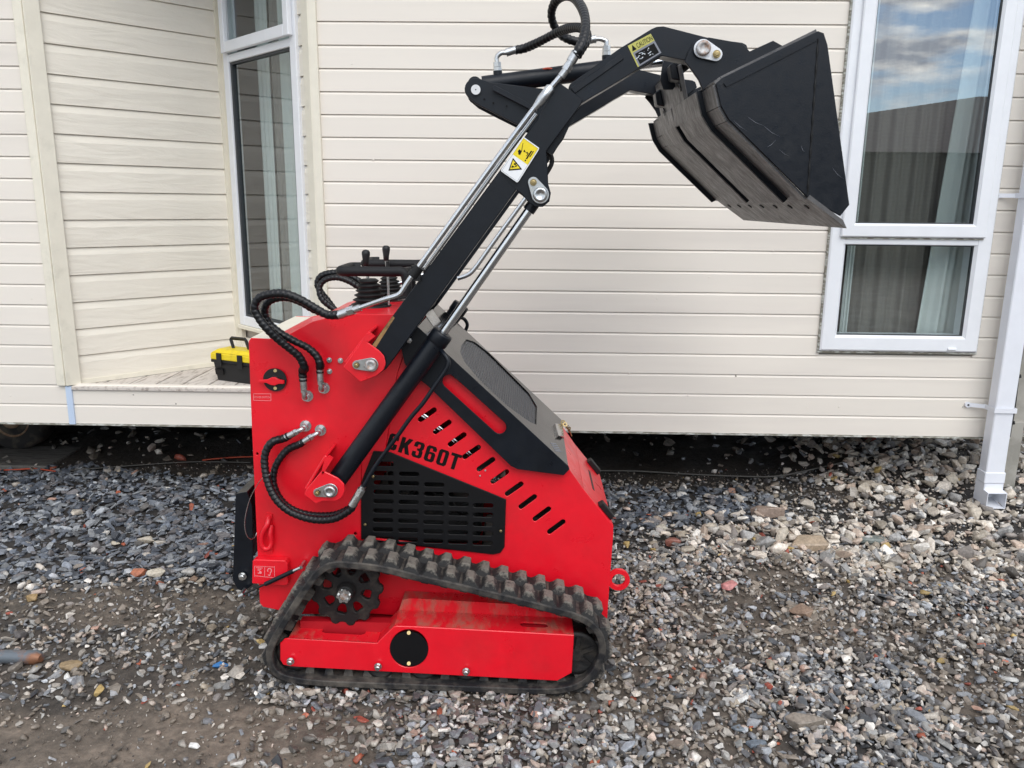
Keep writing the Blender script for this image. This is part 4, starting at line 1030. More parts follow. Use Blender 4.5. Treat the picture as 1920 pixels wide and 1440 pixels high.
for k in range(5): hquad('print_line', [(1032 + 2.2 * k, 830 + 3.6 * k), (1043 + 2.2 * k, 832 + 3.4 * k), (1043.6 + 2.2 * k, 833.6 + 3.4 * k), (1032.6 + 2.2 * k, 831.8 + 3.6 * k)], 'greyp', .0006, top)

# --- writing ----------------------------------------------------------
def textmesh(s):
    cu = bpy.data.curves.new('txt', 'FONT'); cu.body = s; ob = bpy.data.objects.new('tmp', cu); COL.objects.link(ob)
    dg = bpy.context.evaluated_depsgraph_get(); dg.update(); me = bpy.data.meshes.new_from_object(ob.evaluated_get(dg))
    v = np.array([q.co[:] for q in me.vertices]); f = [tuple(p.vertices) for p in me.polygons]
    bpy.data.objects.remove(ob); bpy.data.meshes.remove(me); return v, f
def decal(name, pxs, Y, m, parent, th=.0008, polys=None, text=None, pad=0.0):
    """pxs = TL,TR,BR,BL in pixels at plane Y; polys in unit coordinates (u right, v down)"""
    q = [P(a, b, Y) for a, b in pxs]
    def Q(u, v): return (q[0] * (1 - u) + q[1] * u) * (1 - v) + (q[3] * (1 - u) + q[2] * u) * v
    mb = MB()
    if polys is None and text is None: polys = [[(0, 0), (1, 0), (1, 1), (0, 1)]]
    if polys:
        for po in polys: mb.prism([(Q(*p).x, Q(*p).z) for p in po], Y - th, Y)
    if text:
        v, f = textmesh(text); mn, mx = v.min(0), v.max(0); w = (v - mn) / np.maximum(mx - mn, 1e-6)
        pts = [Q(pad + (1 - 2 * pad) * a, 1 - pad - (1 - 2 * pad) * b) for a, b, _ in w]
        mb.add([(p.x, Y - th, p.z) for p in pts], f)
    return mb.build(name, m, parent)
LET = {   # heavy condensed letters, unit box (u right, v down); list of polygons
 'C': [[(.05, .12), (.2, 0), (.8, 0), (.95, .12), (.95, .36), (.62, .36), (.62, .2), (.56, .15), (.44, .15), (.38, .2), (.38, .8), (.44, .85), (.56, .85), (.62, .8), (.62, .62), (.95, .62), (.95, .88), (.8, 1), (.2, 1), (.05, .88)]],
 'K': [[(.04, 0), (.37, 0), (.37, .36), (.62, 0), (.98, 0), (.68, .44), (1.0, 1), (.64, 1), (.44, .62), (.37, .72), (.37, 1), (.04, 1)]],
 '3': [[(.05, .12), (.2, 0), (.8, 0), (.95, .12), (.95, .38), (.84, .48), (.95, .58), (.95, .88), (.8, 1), (.2, 1), (.05, .88), (.05, .64), (.38, .64), (.38, .8), (.44, .85), (.56, .85), (.62, .8), (.62, .61), (.55, .55), (.4, .55), (.4, .41), (.55, .41), (.62, .36), (.62, .2), (.56, .15), (.44, .15), (.38, .2), (.38, .34), (.05, .34)]],
 '6': [[(.05, .12), (.2, 0), (.8, 0), (.95, .12), (.95, .3), (.62, .3), (.62, .2), (.56, .15), (.44, .15), (.38, .2), (.38, .44), (.46, .38), (.8, .38), (.95, .48), (.95, .88), (.8, 1), (.5, 1), (.5, .85), (.56, .85), (.62, .8), (.62, .56), (.56, .51), (.5, .51), (.44, .51), (.38, .56), (.38, .8), (.44, .85), (.4999, .85), (.4999, 1), (.2, 1), (.05, .88)]],
 '0': [[(.05, .12), (.2, 0), (.5, 0), (.5, .15), (.44, .15), (.38, .2), (.38, .8), (.44, .85), (.5, .85), (.5, 1), (.2, 1), (.05, .88)], [(.5, 0), (.8, 0), (.95, .12), (.95, .88), (.8, 1), (.5, 1), (.5, .85), (.56, .85), (.62, .8), (.62, .2), (.56, .15), (.5, .15)]],
 'T': [[(.02, 0), (.98, 0), (.98, .18), (.67, .18), (.67, 1), (.33, 1), (.33, .18), (.02, .18)]]}
tlx, tly = 741, 814; ub = Vector((math.cos(math.radians(17.6)), math.sin(math.radians(17.6)))); vb = Vector((-ub.y, ub.x)); CH = 30
cx_ = -10.0
for ch, w_ in (('C', 23), ('K', 25), ('3', 23.5), ('6', 23.5), ('0', 23.5), ('T', 23)):
    tl = Vector((tlx, tly)) + ub * cx_; q = [tl, tl + ub * (w_ - 2), tl + ub * (w_ - 2) + vb * CH, tl + vb * CH]
    decal('letter', [tuple(p) for p in q], YB - .0003, 'ink', eng, .0007, LET[ch]); cx_ += w_ + .6
decal('label_print', [(475, 738), (508, 738), (508, 738.8), (475, 738.8)], YB - .0003, 'pinkp', rear); decal('label_print', [(475.4, 750), (508.4, 751), (508.4, 751.8), (475.4, 750.8)], YB - .0003, 'pinkp', rear)
decal('label_print', [(475, 738), (475.8, 738), (476, 750.8), (475.2, 750.8)], YB - .0003, 'pinkp', rear); decal('label_print', [(507.6, 738), (508.4, 738), (508.6, 751), (507.8, 751)], YB - .0003, 'pinkp', rear)
decal('label_print', [(477, 742.6), (506.5, 742.8), (506.5, 746.8), (477, 746.6)], YB - .0003, 'pinkp', rear, text='POWER SWITCH')

# --- power switch, ports, bolts --------------------------------------
Yf = YB - .0065
c = P(517, 711, YB); r = 21 * plen(YB)
sw_ = MB(); sw_.cyl(c, c + Vector((0, -.008, 0)), r, 32); sw_.cyl(c + Vector((.0, -.008, 0)), c + Vector((.0, -.0112, 0)), r * .42, 20); sw_ = sw_.build('power_switch', 'tbox', LD, .0015)
yplate('switch_handle', [(485, 713), (500, 712), (509, 708), (516, 708), (522, 712), (532, 714), (532, 720), (522, 720), (515, 723), (507, 722), (499, 718), (485, 718)], [], YB - .0215, .010, 'red', sw_)
for b in (695, 728): mb = MB(); mb.cyl(P(516, b, YB - .008), P(516, b, YB - .0125), .0048, 14); mb.build('screw', 'brass', sw_)
for a, b in ((617.5, 675), (638.5, 676), (618, 696)): mb = MB(); mb.hexbolt(P(a, b, YB), (0, -1, 0), .0062, .008); mb.build('bolt', 'zinc', rear)
fittings = []
def elbow(px, py, d, L1=.042, name='elbow_fitting', Y=YB, L2=.03, parent=LD):
    """bulkhead nut on the panel, elbow, then crimp sleeve in image direction d; returns sleeve end (x,z)"""
    c = P(px, py, Y); d = Vector((d[0], 0, -d[1])).normalized(); mb = MB()
    mb.cyl(c, c + Vector((0, -.004, 0)), .0165, 24); mb.cyl(c + Vector((0, -.004, 0)), c + Vector((0, -.017, 0)), .0125, 6, smooth=False)
    mb.cyl(c + Vector((0, -.017, 0)), c + Vector((0, -.024, 0)), .0105, 20)
    k = c + Vector((0, -.034, 0)); mb.sweep(spline([c + Vector((0, -.022, 0)), c + Vector((0, -.030, 0)) + d * .002, k + d * .008, k + d * .02], .003), .0072, 12)
    e = k + d * .018; mb.cyl(e, e + d * .008, .0098, 6, smooth=False); mb.cyl(e + d * .009, e + d * (.009 + L2), .0098, 16); mb.cyl(e + d * (.0085 + L2), e + d * (.0125 + L2), .0108, 16)
    o = mb.build(name, 'zinc', parent); fittings.append(o); return e + d * (.012 + L2), d
def wrap(pitch=.0135, amp=.15):
    def f(s, th):
        u = (s / pitch + th / (2 * math.pi)) % 1.0
        return 1 + amp * (u - .5) * 1.2 + (.05 * math.sin(s * 37))
    return f
hoses = []
def hose(pts, r=.0112, name='hydraulic_hose', parent=LD):
    mb = MB(); mb.sweep(spline(pts, .0022), r, 14, rfunc=wrap()); o = mb.build(name, 'hose', parent); hoses.append(o); return o
YF = YB - .034
e1, d1 = elbow(577, 742, (-.02, -1)); e2, d2 = elbow(608, 727, (-.02, -1))
st1 = P(635, 591, 2.13)
hose([e1 - d1 * .01, e1 + d1 * .02] + PP([(571, 690, 2.17), (562, 670, 2.16), (545, 655, 2.15), (524, 638, 2.14), (503, 618, 2.13), (486, 597, 2.13), (477, 578, 2.13), (484, 560, 2.13), (504, 552, 2.13), (533, 551, 2.13), (562, 561, 2.13), (592, 578, 2.13), (614, 590, 2.13), (634, 589.5, 2.13)]))
hose([e2 - d2 * .01, e2 + d2 * .015] + PP([(601, 686, 2.18), (594, 668, 2.18), (577, 652, 2.18), (553, 640, 2.175), (526, 625, 2.17), (506, 608, 2.17), (496, 588, 2.165), (500, 570, 2.16), (516, 560, 2.16), (540, 558, 2.16), (566, 567, 2.16), (590, 581, 2.16), (620, 592, 2.155), (642, 590, 2.15)]), .0105)
e3, d3 = elbow(573.5, 798, (-1, .52), L2=.026); e4, d4 = elbow(601.5, 806, (-1, .62), L2=.028)
hose([e3 - d3 * .01, e3 + d3 * .008] + PP([(512, 828, 2.18), (500, 843, 2.175), (496, 864, 2.17), (500, 895, 2.16), (511, 924, 2.15), (528, 947, 2.14), (553, 964, 2.135), (590, 974, 2.13), (627, 972, 2.125), (655, 957, 2.12), (662, 948, 2.12)]))
hose([e4 - d4 * .01, e4 + d4 * .008] + PP([(541, 842, 2.20), (526, 858, 2.195), (515, 880, 2.19), (513, 908, 2.185), (525, 936, 2.18), (548, 955, 2.17), (585, 966, 2.16), (625, 966, 2.15), (652, 955, 2.14), (666, 944, 2.14)]), .0105)
mb = MB(); mb.sweep(spline(PP([(505, 890, 2.14), (492, 897, 2.17), (480, 913, 2.2), (467, 940, 2.21), (459, 975, 2.21), (461, 1000, 2.21), (470, 1011, 2.22), (480, 1004, 2.24), (484, 980, 2.26)]), .006), .0012, 6); mb.build('cable_tie', 'zinc', LD)
# sleeve + nut to the lift cylinder pipe
mb = MB(); a = P(660, 948, 2.12); b = P(672, 928, 2.12); c = P(678, 917, 2.12); mb.cyl(a, b, .0118, 18); mb.cyl(b, c, .0122, 6, smooth=False); mb.cyl(c, P(681, 912, 2.12), .009, 14)
fittings.append(mb.build('hose_fitting', 'zinc', LD))
mb = MB(); mb.sweep(spline(PP([(680, 914, 2.12), (700, 880, 2.12), (715, 858, 2.12), (745, 818, 2.118), (770, 783, 2.115), (793, 756, 2.113), (815, 724, 2.113), (832, 700, 2.113), (840, 686, 2.113), (840, 675, 2.115), (834, 665, 2.12), (828, 658, 2.135)]), .006), .0062, 12)
fittings.append(mb.build('cylinder_pipe', 'black', LD))

# --- loader arms (one side, mirrored to the other) -----------------------
YA = 2.115; AT = .072
armo = XZ([(690, 655), (1006, 226), (1046, 153), (1093, 186), (1090, 195), (1026, 281), (968, 356), (724, 692), (705, 705), (688, 690)], YA)
mb = MB(); mb.prism(armo, YA, YA + AT); arm = mb.build('boom_arm', 'black', LD, .0018)
mb = MB(); s_ = XZ([(697, 649), (736, 592), (740, 596), (702, 656)], YA - .0005); mb.prism(s_, YA - .001, YA - .0002); mb.build('bare_edge', 'tan', arm)
goose = XZ([(1068, 158), (1160, 92), (1222, 54), (1232, 50), (1244, 49), (1337, 73), (1392, 80), (1400, 84), (1404, 98), (1380, 116), (1330, 122), (1283, 113), (1240, 104.5), (1202, 126), (1177, 142), (1090, 194), (1060, 215)], YA + .008)
mb = MB(); mb.prism(goose, YA + .008, YA + AT - .008); gn = mb.build('gooseneck', 'black', arm, .0015)
mb = MB(); s_ = XZ([(1070, 165), (1164, 101), (1170, 110), (1078, 175)], YA + .001); mb.prism(s_, YA + .0025, YA + .0078); mb.build('stiffener_bar', 'black_worn', arm, .001)
# arched weld-on plate around the lift pin, with the sticker
bp_ = [(938, 322), (1000, 236), (1014, 214), (1026, 195), (1040, 186), (1052, 189), (1060, 200), (1063, 214), (1060, 233), (1024, 281), (1027, 318), (1028, 345), (1033, 362), (1030, 378), (1018, 388), (1004, 388), (992, 380), (976, 362), (960, 350)]
lug_pl = yplate('lift_bracket', bp_, [], YA - .0002, .008, 'black', arm, bevel=.0015)
mb = MB(); mb.prism(XZ([(1024, 283), (1090, 196), (1076, 226), (1064, 242), (1034, 290)], YA + .03), YA + .028, YA + .036); mb.build('gusset', 'black_worn', arm)
YS = YA - .0085
S = [(981, 256), (1012, 278), (970.5, 343), (938, 320)]
def sub(u0, u1, v0, v1):
    def q(u, v):
        a = [S[0][i] * (1 - u) + S[1][i] * u for i in (0, 1)]; b = [S[3][i] * (1 - u) + S[2][i] * u for i in (0, 1)]
        return tuple(a[i] * (1 - v) + b[i] * v for i in (0, 1))
    return [q(u0, v0), q(u1, v0), q(u1, v1), q(u0, v1)]
stk = decal('warning_sticker', S, YS, 'white', arm, .0006, [rounded([(0, 0), (1, 0), (1, 1), (0, 1)], .07)])
decal('sticker_print', sub(.05, .95, .03, .50), YS - .0007, 'ylw', stk, .0002)
def arrowset(): return [[(.40, .56), (.40, .44), (.47, .49), (.47, .50), (.60, .50), (.60, .44), (.68, .50), (.60, .56), (.60, .53), (.47, .53), (.47, .56)]]
decal('sticker_print', sub(.05, .95, .03, .50), YS - .0010, 'ink', stk, .0002, arrowset() + [[(.12, .22), (.15, .22), (.34, .62), (.30, .62)], [(.16, .58), (.33, .60), (.36, .80), (.28, .84), (.14, .70)], [(.72, .30), (.80, .27), (.80, .78), (.72, .80)], [(.83, .25), (.88, .24), (.88, .6), (.83, .62)], [(.66, .48), (.70, .48), (.70, .66), (.66, .66)], [(.72, .84), (.79, .84), (.79, .92), (.72, .92)]])
decal('sticker_print', sub(.05, .95, .52, .98), YS - .0007, 'ink', stk, .0002, [[(.12, .10), (.30, .80), (.88, .32)]])
decal('sticker_print', sub(.05, .95, .52, .98), YS - .0010, 'ylw', stk, .0002, [[(.19, .19), (.33, .68), (.75, .34)]])
decal('sticker_print', sub(.05, .95, .52, .98), YS - .0013, 'ink', stk, .0002, [[(.33, .28), (.44, .24), (.46, .32), (.36, .38)], [(.47, .32), (.55, .30), (.53, .40), (.45, .42)], [(.32, .44), (.50, .44), (.42, .50), (.36, .58), (.32, .54)]])
for nm, o_ in (('sticker_border', .012),):
    for (u0, u1, v0, v1) in ((.05, .95, .025, .030), (.05, .95, .972, .977), (.05, .06, .03, .972), (.94, .95, .03, .972)): decal(nm, sub(u0, u1, v0, v1), YS - .0012, 'greyp', stk, .0001)
# caution sticker on the gooseneck
S = [(1177, 86), (1220, 63), (1240, 99), (1196, 126)]; YG = YA + .0078
cst = decal('caution_sticker', S, YG, 'greyp', arm, .0008, [[(0, 0), (1, 0), (1, 1), (0, 1)]])
decal('sticker_print', sub(0, 1, 0, .36), YG - .0009, 'ylw2', cst, .0002)
decal('sticker_print', sub(0, .05, .36, 1), YG - .0009, 'ylw2', cst, .0002)
decal('sticker_print', sub(.05, .28, .04, .32), YG - .0012, 'ink', cst, .0002, [[(.1, .95), (.5, .02), (.9, .95)]])
decal('sticker_print', sub(.31, .97, .08, .30), YG - .0012, 'ink', cst, .0004, text='CAUTION')
decal('sticker_print', sub(.10, .95, .42, .95), YG - .0009, 'ink', cst, .0002, [[(.02, .05), (.98, .05), (.98, .97), (.02, .97)]])
rr_ = random.Random(4); sq = []
for k in range(15):
    u0, v0 = rr_.uniform(.05, .75), rr_.uniform(.08, .85); a_ = rr_.uniform(0, 3); l_ = rr_.uniform(.1, .2)
    sq.append([(u0, v0), (u0 + l_ * math.cos(a_), v0 + l_ * .5 * math.sin(a_)), (u0 + l_ * math.cos(a_) + .03, v0 + l_ * .5 * math.sin(a_) + .05), (u0 + .03, v0 + .06)])
decal('sticker_print', sub(.10, .95, .42, .95), YG - .0012, 'zinc', cst, .0002, sq)
# pin keepers
keepers = []
def keeper(big, small, Y, rb, rs, m='zinc', pin='zinc', parent=LD):
    B_, S_ = P(*big, Y), P(*small, Y); pl_ = plen(Y); rb *= pl_; rs *= pl_
    d = Vector((S_.x - B_.x, S_.z - B_.z)); L0 = d.length; a0 = math.atan2(d.y, d.x); al = math.acos((rb - rs) / L0); out = []
    for k in range(17): t = a0 + al + (2 * math.pi - 2 * al) * k / 16; out.append((B_.x + rb * math.cos(t), B_.z + rb * math.sin(t)))
    for k in range(9): t = a0 - al + 2 * al * k / 8; out.append((S_.x + rs * math.cos(t), S_.z + rs * math.sin(t)))
    o = plate('pin_keeper', out, [], Vector((0, Y, 0)), AX, AZ, .004, m, parent, .0008)
    mb = MB(); c = B_ + Vector((0, -.0041, 0)); mb.lathe(c, (0, -1, 0), [(rb * .82, 0), (rb * .82, .006), (rb * .70, .0085), (rb * .45, .0085), (rb * .40, .0065), (rb * .1, .0065)], 28); mb.build('pin', pin, o)
    mb = MB(); mb.hexbolt(S_ + Vector((0, -.0041, 0)), (0, -1, 0), rs * .5, .006); mb.build('bolt', 'brass', o); keepers.append(o); return o
keeper((1013, 365), (1000, 342), YA - .0086, 15.5, 9.5)
# rear lower brackets (red, folded) for arm and cylinder
def bracket(out, fl, Y, parent=LD):
    o = yplate('pivot_bracket', out, [], Y, .007, 'red', parent, bevel=.0018, fillet=.004)
    a, b, c, d = fl; mb = MB(); p, q = [v2(k) for k in XZ([a, b], Y)]; w = (q - p).normalized(); n = Vector((-w.z, 0, w.x)) * .008
    mb.hexa([(p.x, Y + .0072, p.z), (q.x, Y + .0072, q.z), (q.x + n.x, Y + .0072, q.z + n.z), (p.x + n.x, Y + .0072, p.z + n.z)], [(p.x, YB - .001, p.z), (q.x, YB - .001, q.z), (q.x + n.x, YB - .001, q.z + n.z), (p.x + n.x, YB - .001, p.z + n.z)])
    fo = mb.build('bracket_flange', 'red', o, .002)
    return o
br1 = bracket([(681, 636), (711, 658), (720, 668), (723, 682), (719, 694), (706, 705), (676, 717), (643, 689)], ((648, 684), (694, 625), 0, 0), YA - .010)
mb = MB(); mb.prism(XZ([(681, 636), (687, 626), (694, 624), (703, 631), (699, 634), (692, 640), (686, 640)], YA - .004), YA - .010, YA + .005); mb.build('bracket_tab', 'red', br1)
br2 = bracket([(604, 882), (634, 897), (645, 908), (646, 922), (640, 934), (630, 940), (604, 940), (592, 945), (570, 928), (574, 918)], ((574, 921), (612, 858), 0, 0), YA - .010)
mb = MB(); mb.prism(XZ([(604, 882), (610, 858), (617, 855), (624, 860), (606, 889)], YA - .004), YA - .010, YA + .005); mb.build('bracket_tab', 'red', br2)
keeper((696, 684), (669, 684.5), YA - .0175, 13, 8.5, pin='rusty'); keeper((619.5, 920), (595.5, 924), YA - .0175, 14, 8.5)
# lift cylinder
YL = YA + .036; 
c0, c1 = P(619, 918, YL), P(831, 624, YL); c2 = P(1012, 366, YL); ax_ = (c1 - c0).normalized(); pl_ = plen(YL)
R1 = 18.5 * pl_
mb = MB(); mb.cyl(c0 + ax_ * .02, c1 - ax_ * .03, R1, 36); mb.lathe(c1 - ax_ * .035, ax_, [(R1, 0), (R1 * 1.08, .002), (R1 * 1.08, .03), (R1 * 1.02, .036), (R1 * .5, .036)], 36)
mb.lathe(c0 + ax_ * .012, ax_, [(R1 * .6, 0), (R1 * 1.05, .004), (R1 * 1.05, .02), (R1, .022)], 36)
mb.cyl(c0 + Vector((0, -.024, 0)), c0 + Vector((0, .024, 0)), .020, 24)
lc = mb.build('lift_cylinder', 'black_worn', LD)
mb = MB()
for t in (.18, .62): q = c0.lerp(c1, t); mb.lathe(q, ax_, [(R1 * 1.012, 0), (R1 * 1.02, .0008), (R1 * 1.012, .0016)], 36)
mb.build('cylinder_ring', 'black', lc)
mb = MB(); mb.cyl(c1 - ax_ * .01, c2 - ax_ * .045, .0122, 24); mb.build('piston_rod', 'chrome', lc)
mb = MB(); mb.cyl(c2 - ax_ * .05, c2 - ax_ * .015, .0165, 20); mb.cyl(c2 + Vector((0, -.024, 0)), c2 + Vector((0, .024, 0)), .0205, 24); mb.build('rod_eye', 'black', lc)
# steel pipes along the arm
pipes = []
def pipe(pts, r=.0066, m='chrome', step=.01):
    mb = MB(); mb.sweep(spline(pts, step), r, 14); o = mb.build('hydraulic_pipe', m, LD); pipes.append(o); return o
YP = YA - .006
pipe(PP([(672, 578, 2.125), (690, 572, 2.12), (725, 560, YP - .008), (742, 555, YP - .008), (752, 549, YP - .008), (762, 533, YP - .008), (789, 495, YP - .008), (929, 301, YP - .006), (1004, 200, YP - .006), (1030, 168, YP - .006), (1060, 133, YP - .004)]), .0072)
mb = MB(); mb.sweep(spline(PP([(795, 505, YA + .005), (860, 415, YA + .005), (935, 310, YA + .005), (1006, 214, YA + .005)]), .02), .006, 12); pipes.append(mb.build('hydraulic_pipe', 'chrome', LD))
mb = MB(); a, b = P(1026, 174, YP - .006), P(1038, 156, YP - .006); mb.sweep([P(1002, 204, YP - .006), P(1016, 186, YP - .006), P(1032, 165, YP - .006), P(1035, 161, YP - .006)], None, 16, radii=[.0078, .0125, .0125, .006]); fittings.append(mb.build('pipe_union', 'zinc', LD))
mb = MB()
a, b, c, d = [P(*q, YP - .006) for q in ((1052, 144), (1061, 132), (1067, 122), (1081, 98))]
mb.cyl(a, b, .0098, 16); mb.cyl(b, c, .0128, 6, smooth=False); mb.cyl(c, c.lerp(d, .25), .0105, 16); mb.cyl(c.lerp(d, .25), d, .0122, 18); fittings.append(mb.build('hose_fitting', 'zinc', LD))
mb = MB(); a, b, c, d = P(634, 591, 2.13), P(652, 584.5, 2.13), P(664, 581, 2.127), P(676, 576.5, 2.125); mb.cyl(a, b, .0122, 18); mb.cyl(b, c, .0132, 6, smooth=False); mb.cyl(c, d, .0098, 16); fittings.append(mb.build('hose_fitting', 'zinc', LD))
mb = MB(); a, b = P(773, 518, YP - .004), P(786, 500, YP - .004); mb.cyl(a + Vector((0, .0, 0)), b, .0145, 16); mb.box(a.x - .002, a.x + .022, YP - .01, YA + .0, a.z - .012, b.z + .002); fittings.append(mb.build('pipe_clamp', 'rubber', LD))
# bent grey pipe behind the near arm near the bucket cylinder
far_side = mirror([arm, lc, br1, br2] + keepers + pipes[:1] + hoses + [f_ for f_ in fittings])
mb = MB(); mb.sweep(spline(PP([(1008, 278, 2.20), (1022, 282, 2.20), (1033, 292, 2.20), (1035, 304, 2.20), (1030, 316, 2.20), (1020, 332, 2.20)]), .006), .0062, 12); mb.build('hydraulic_pipe', 'cast', LD)
pipe(PP([(858, 522, 2.62), (878, 515, 2.62), (893, 500, 2.62), (930, 448, 2.62), (990, 366, 2.62)]), .0075, 'chrome')
# cross tubes between the arms
for a, b, r in ((1045, 195, .028), (760, 606, .026)):
    c = P(a, b, YA + AT); mb = MB(); mb.cyl(c, Vector((c.x, 2 * YC - YA - AT, c.z)), r, 24); mb.build('cross_tube', 'black', LD)

# --- bucket tilt lever, cylinder, rod ------------------------------------
YT = 2.40
lev = [(892 + 21 * math.cos(t), 167 + 21 * math.sin(t)) for t in [math.radians(k) for k in range(120, 281, 16)]] + [(920, 154), (1016, 166), (1040, 172), (1030, 262), (972, 235), (930, 214), (893, 195)]
tl_ = yplate('tilt_lever', lev, [], YT, .010, 'black', LD, bevel=.0018)
mb = MB(); mb.cyl(P(892, 168, YT - .010), P(892, 168, YT - .013), .0135, 24); mb.build('pin', 'white', tl_)
mb = MB(); mb.cyl(P(892, 168, YT - .013), P(892, 168, YT - .0135), .0018, 10); mb.build('pin_hole', 'ink', tl_)
mb = MB(); mb.prism(XZ([(924, 163), (928, 160), (985, 190), (998, 199), (994, 206), (924, 170)], YT - .0105), YT - .017, YT - .0102); mb.build('stiffener_bar', 'black_worn', tl_, .001)
for a, b in ((908, 186), (925, 193), (950, 199)): mb = MB(); mb.cyl(P(a, b, YT - .0101), P(a, b, YT - .0108), .0028, 10); mb.build('bolt_hole', 'ink', tl_)
mirror([tl_])
c0, c1 = P(905, 160, YC), P(1150, 128, YC); c2 = P(1262, 113, YC); ax_ = (c1 - c0).normalized(); R2 = .0255
mb = MB(); mb.cyl(c0, c1, R2, 32); mb.lathe(c1 - ax_ * .03, ax_, [(R2, 0), (R2 * 1.12, .002), (R2 * 1.12, .03), (R2 * .5, .034)], 32); mb.cyl(c0 - ax_ * .02 + Vector((0, -.05, 0)), c0 - ax_ * .02 + Vector((0, .05, 0)), .02, 20)
tc_ = mb.build('tilt_cylinder', 'black', LD)
mb = MB(); mb.cyl(c1, c2, .0135, 24); mb.build('piston_rod', 'chrome', tc_)
mb = MB(); mb.cyl(c2 + Vector((0, -.05, 0)), c2 + Vector((0, .05, 0)), .022, 24); mb.build('rod_eye', 'black', tc_)
# ports, elbows and hoses of the tilt cylinder
def topelbow(px0, py0, px1, py1, px2, py2, px3, py3, Y):
    mb = MB(); a, b, c, d = P(px0, py0, Y), P(px1, py1, Y), P(px2, py2, Y), P(px3, py3, Y); u = (b - a).normalized()
    mb.cyl(a - u * .03, a, .013, 18); o = mb.build('port_boss', 'black', tc_); mb = MB()
    mb.cyl(a, a.lerp(b, .4), .0125, 6, smooth=False); mb.cyl(a.lerp(b, .45), b, .0115, 6, smooth=False)
    w = (d - c).normalized(); cn = Vector((b.x, Y, c.z)); mb.sweep(spline([b - u * .004, b + u * .012, b.lerp(cn, .75).lerp(c, .18), cn.lerp(c, .55), c, c + w * .006], .003), .0068, 12)
    mb.cyl(c, c.lerp(d, .12), .0115, 16); mb.cyl(c.lerp(d, .1), d, .0108, 18); mb.build('elbow_fitting', 'zinc', LD); return w
topelbow(933, 133, 932, 117, 949, 99, 968, 93, YC); topelbow(1137, 104, 1137, 86, 1117, 73, 1101, 76, YC)
hose(PP([(966, 94, YC), (985, 90, YC), (1012, 78, 2.42), (1047, 60, 2.36), (1068, 53, 2.3), (1086, 52, 2.24), (1098, 60, 2.19), (1099, 76, 2.15), (1090, 92, 2.13), (1083, 104, 2.12)]), .0118)
hose(PP([(1078, 104, YP - .006), (1085, 93, YP - .006), (1093, 76, 2.12), (1098, 52, 2.15), (1096, 28, 2.2), (1087, 8, 2.26), (1073, -5, 2.32), (1056, -7, 2.37), (1041, 4, 2.41), (1034, 24, 2.44), (1038, 46, 2.46), (1050, 64, 2.47), (1070, 75, YC), (1090, 79, YC), (1103, 76, YC)]), .0118)
mb = MB(); mb.sweep(spline(PP([(1008, 140, 2.46), (1016, 131, 2.45), (1028, 128, 2.44), (1040, 131, 2.45), (1050, 134, 2.46)]), .008), .003, 8); mb.build('wire', 'orange', LD)

# --- bucket ------------------------------------------------------------
YK, YK2 = 2.0, 2.95
prof = [(1534, 58), (1354, 147), (1343, 157), (1352, 198), (1367, 224), (1515, 371)]
side_px = [(1342, 157), (1354, 146), (1534, 58), (1545, 62), (1552, 84), (1593, 384), (1576, 405), (1516, 372), (1367, 225), (1352, 199)]
bs = yplate('bucket_side', side_px, [], YK, .008, 'black_worn', None, bevel=.0015)
bk = MB(); W_ = XZ(prof, YK)
for i in range(len(W_) - 1):
    A, B = v2(W_[i]), v2(W_[i + 1]); d = (B - A).normalized(); n = Vector((d.z, 0, -d.x)) * -.006
    f = lambda y: [(A.x, y, A.z), (B.x, y, B.z), (B.x - n.x, y, B.z - n.z), (A.x - n.x, y, A.z - n.z)]
    bk.hexa(f(YK + .0082), f(YK2 - .0082))
bucket = bk.build('bucket', 'worn', LD)
bs.parent = None; bs.location = (0, 0, 0); setparent(bs, bucket)
mirror_side = bs.data.copy(); mirror_side.transform(Matrix.Scale(-1, 4, (0, 1, 0))); mirror_side.transform(Matrix.Translation((0, YK + YK2, 0))); mirror_side.flip_normals()
link('bucket_side', mirror_side, None, bucket)
# weld bead and folded rim on the near side
wb = XZ([(1535, 72), (1530, 150), (1522, 260), (1515, 366)], YK - .004); mb = MB()
mb.sweep([Vector((x, YK - .0005, z)) for x, z in [tuple(Vector(wb[0]).lerp(Vector(wb[3]), t / 60)) for t in range(61)]], .0022, 6, rfunc=lambda s, t: 1 + .35 * math.sin(s * 900)); mb.build('weld_bead', 'rubber', bucket)
mb = MB(); mb.prism(XZ([(1356, 156), (1530, 70), (1532, 76), (1362, 163)], YK - .001), YK - .0035, YK - .0003); mb.build('rim_fold', 'black', bucket)
rs_ = random.Random(3)
mb = MB()
for (a, b, c, d) in ((1402, 219, 1432, 236), (1432, 236, 1462, 256), (1455, 262, 1438, 276), (1461, 280, 1481, 293), (1560, 314, 1582, 336), (1375, 225, 1400, 245), (1502, 272, 1508, 285)):
    p, q = P(a, b, YK - .0006), P(c, d, YK - .0006); m_ = p.lerp(q, .5) + Vector((0, 0, -.003)); mb.sweep([p, m_, q], None, 4, radii=[.0001, .0005, .0001])
mb.build('scratch', 'greyp', bucket)
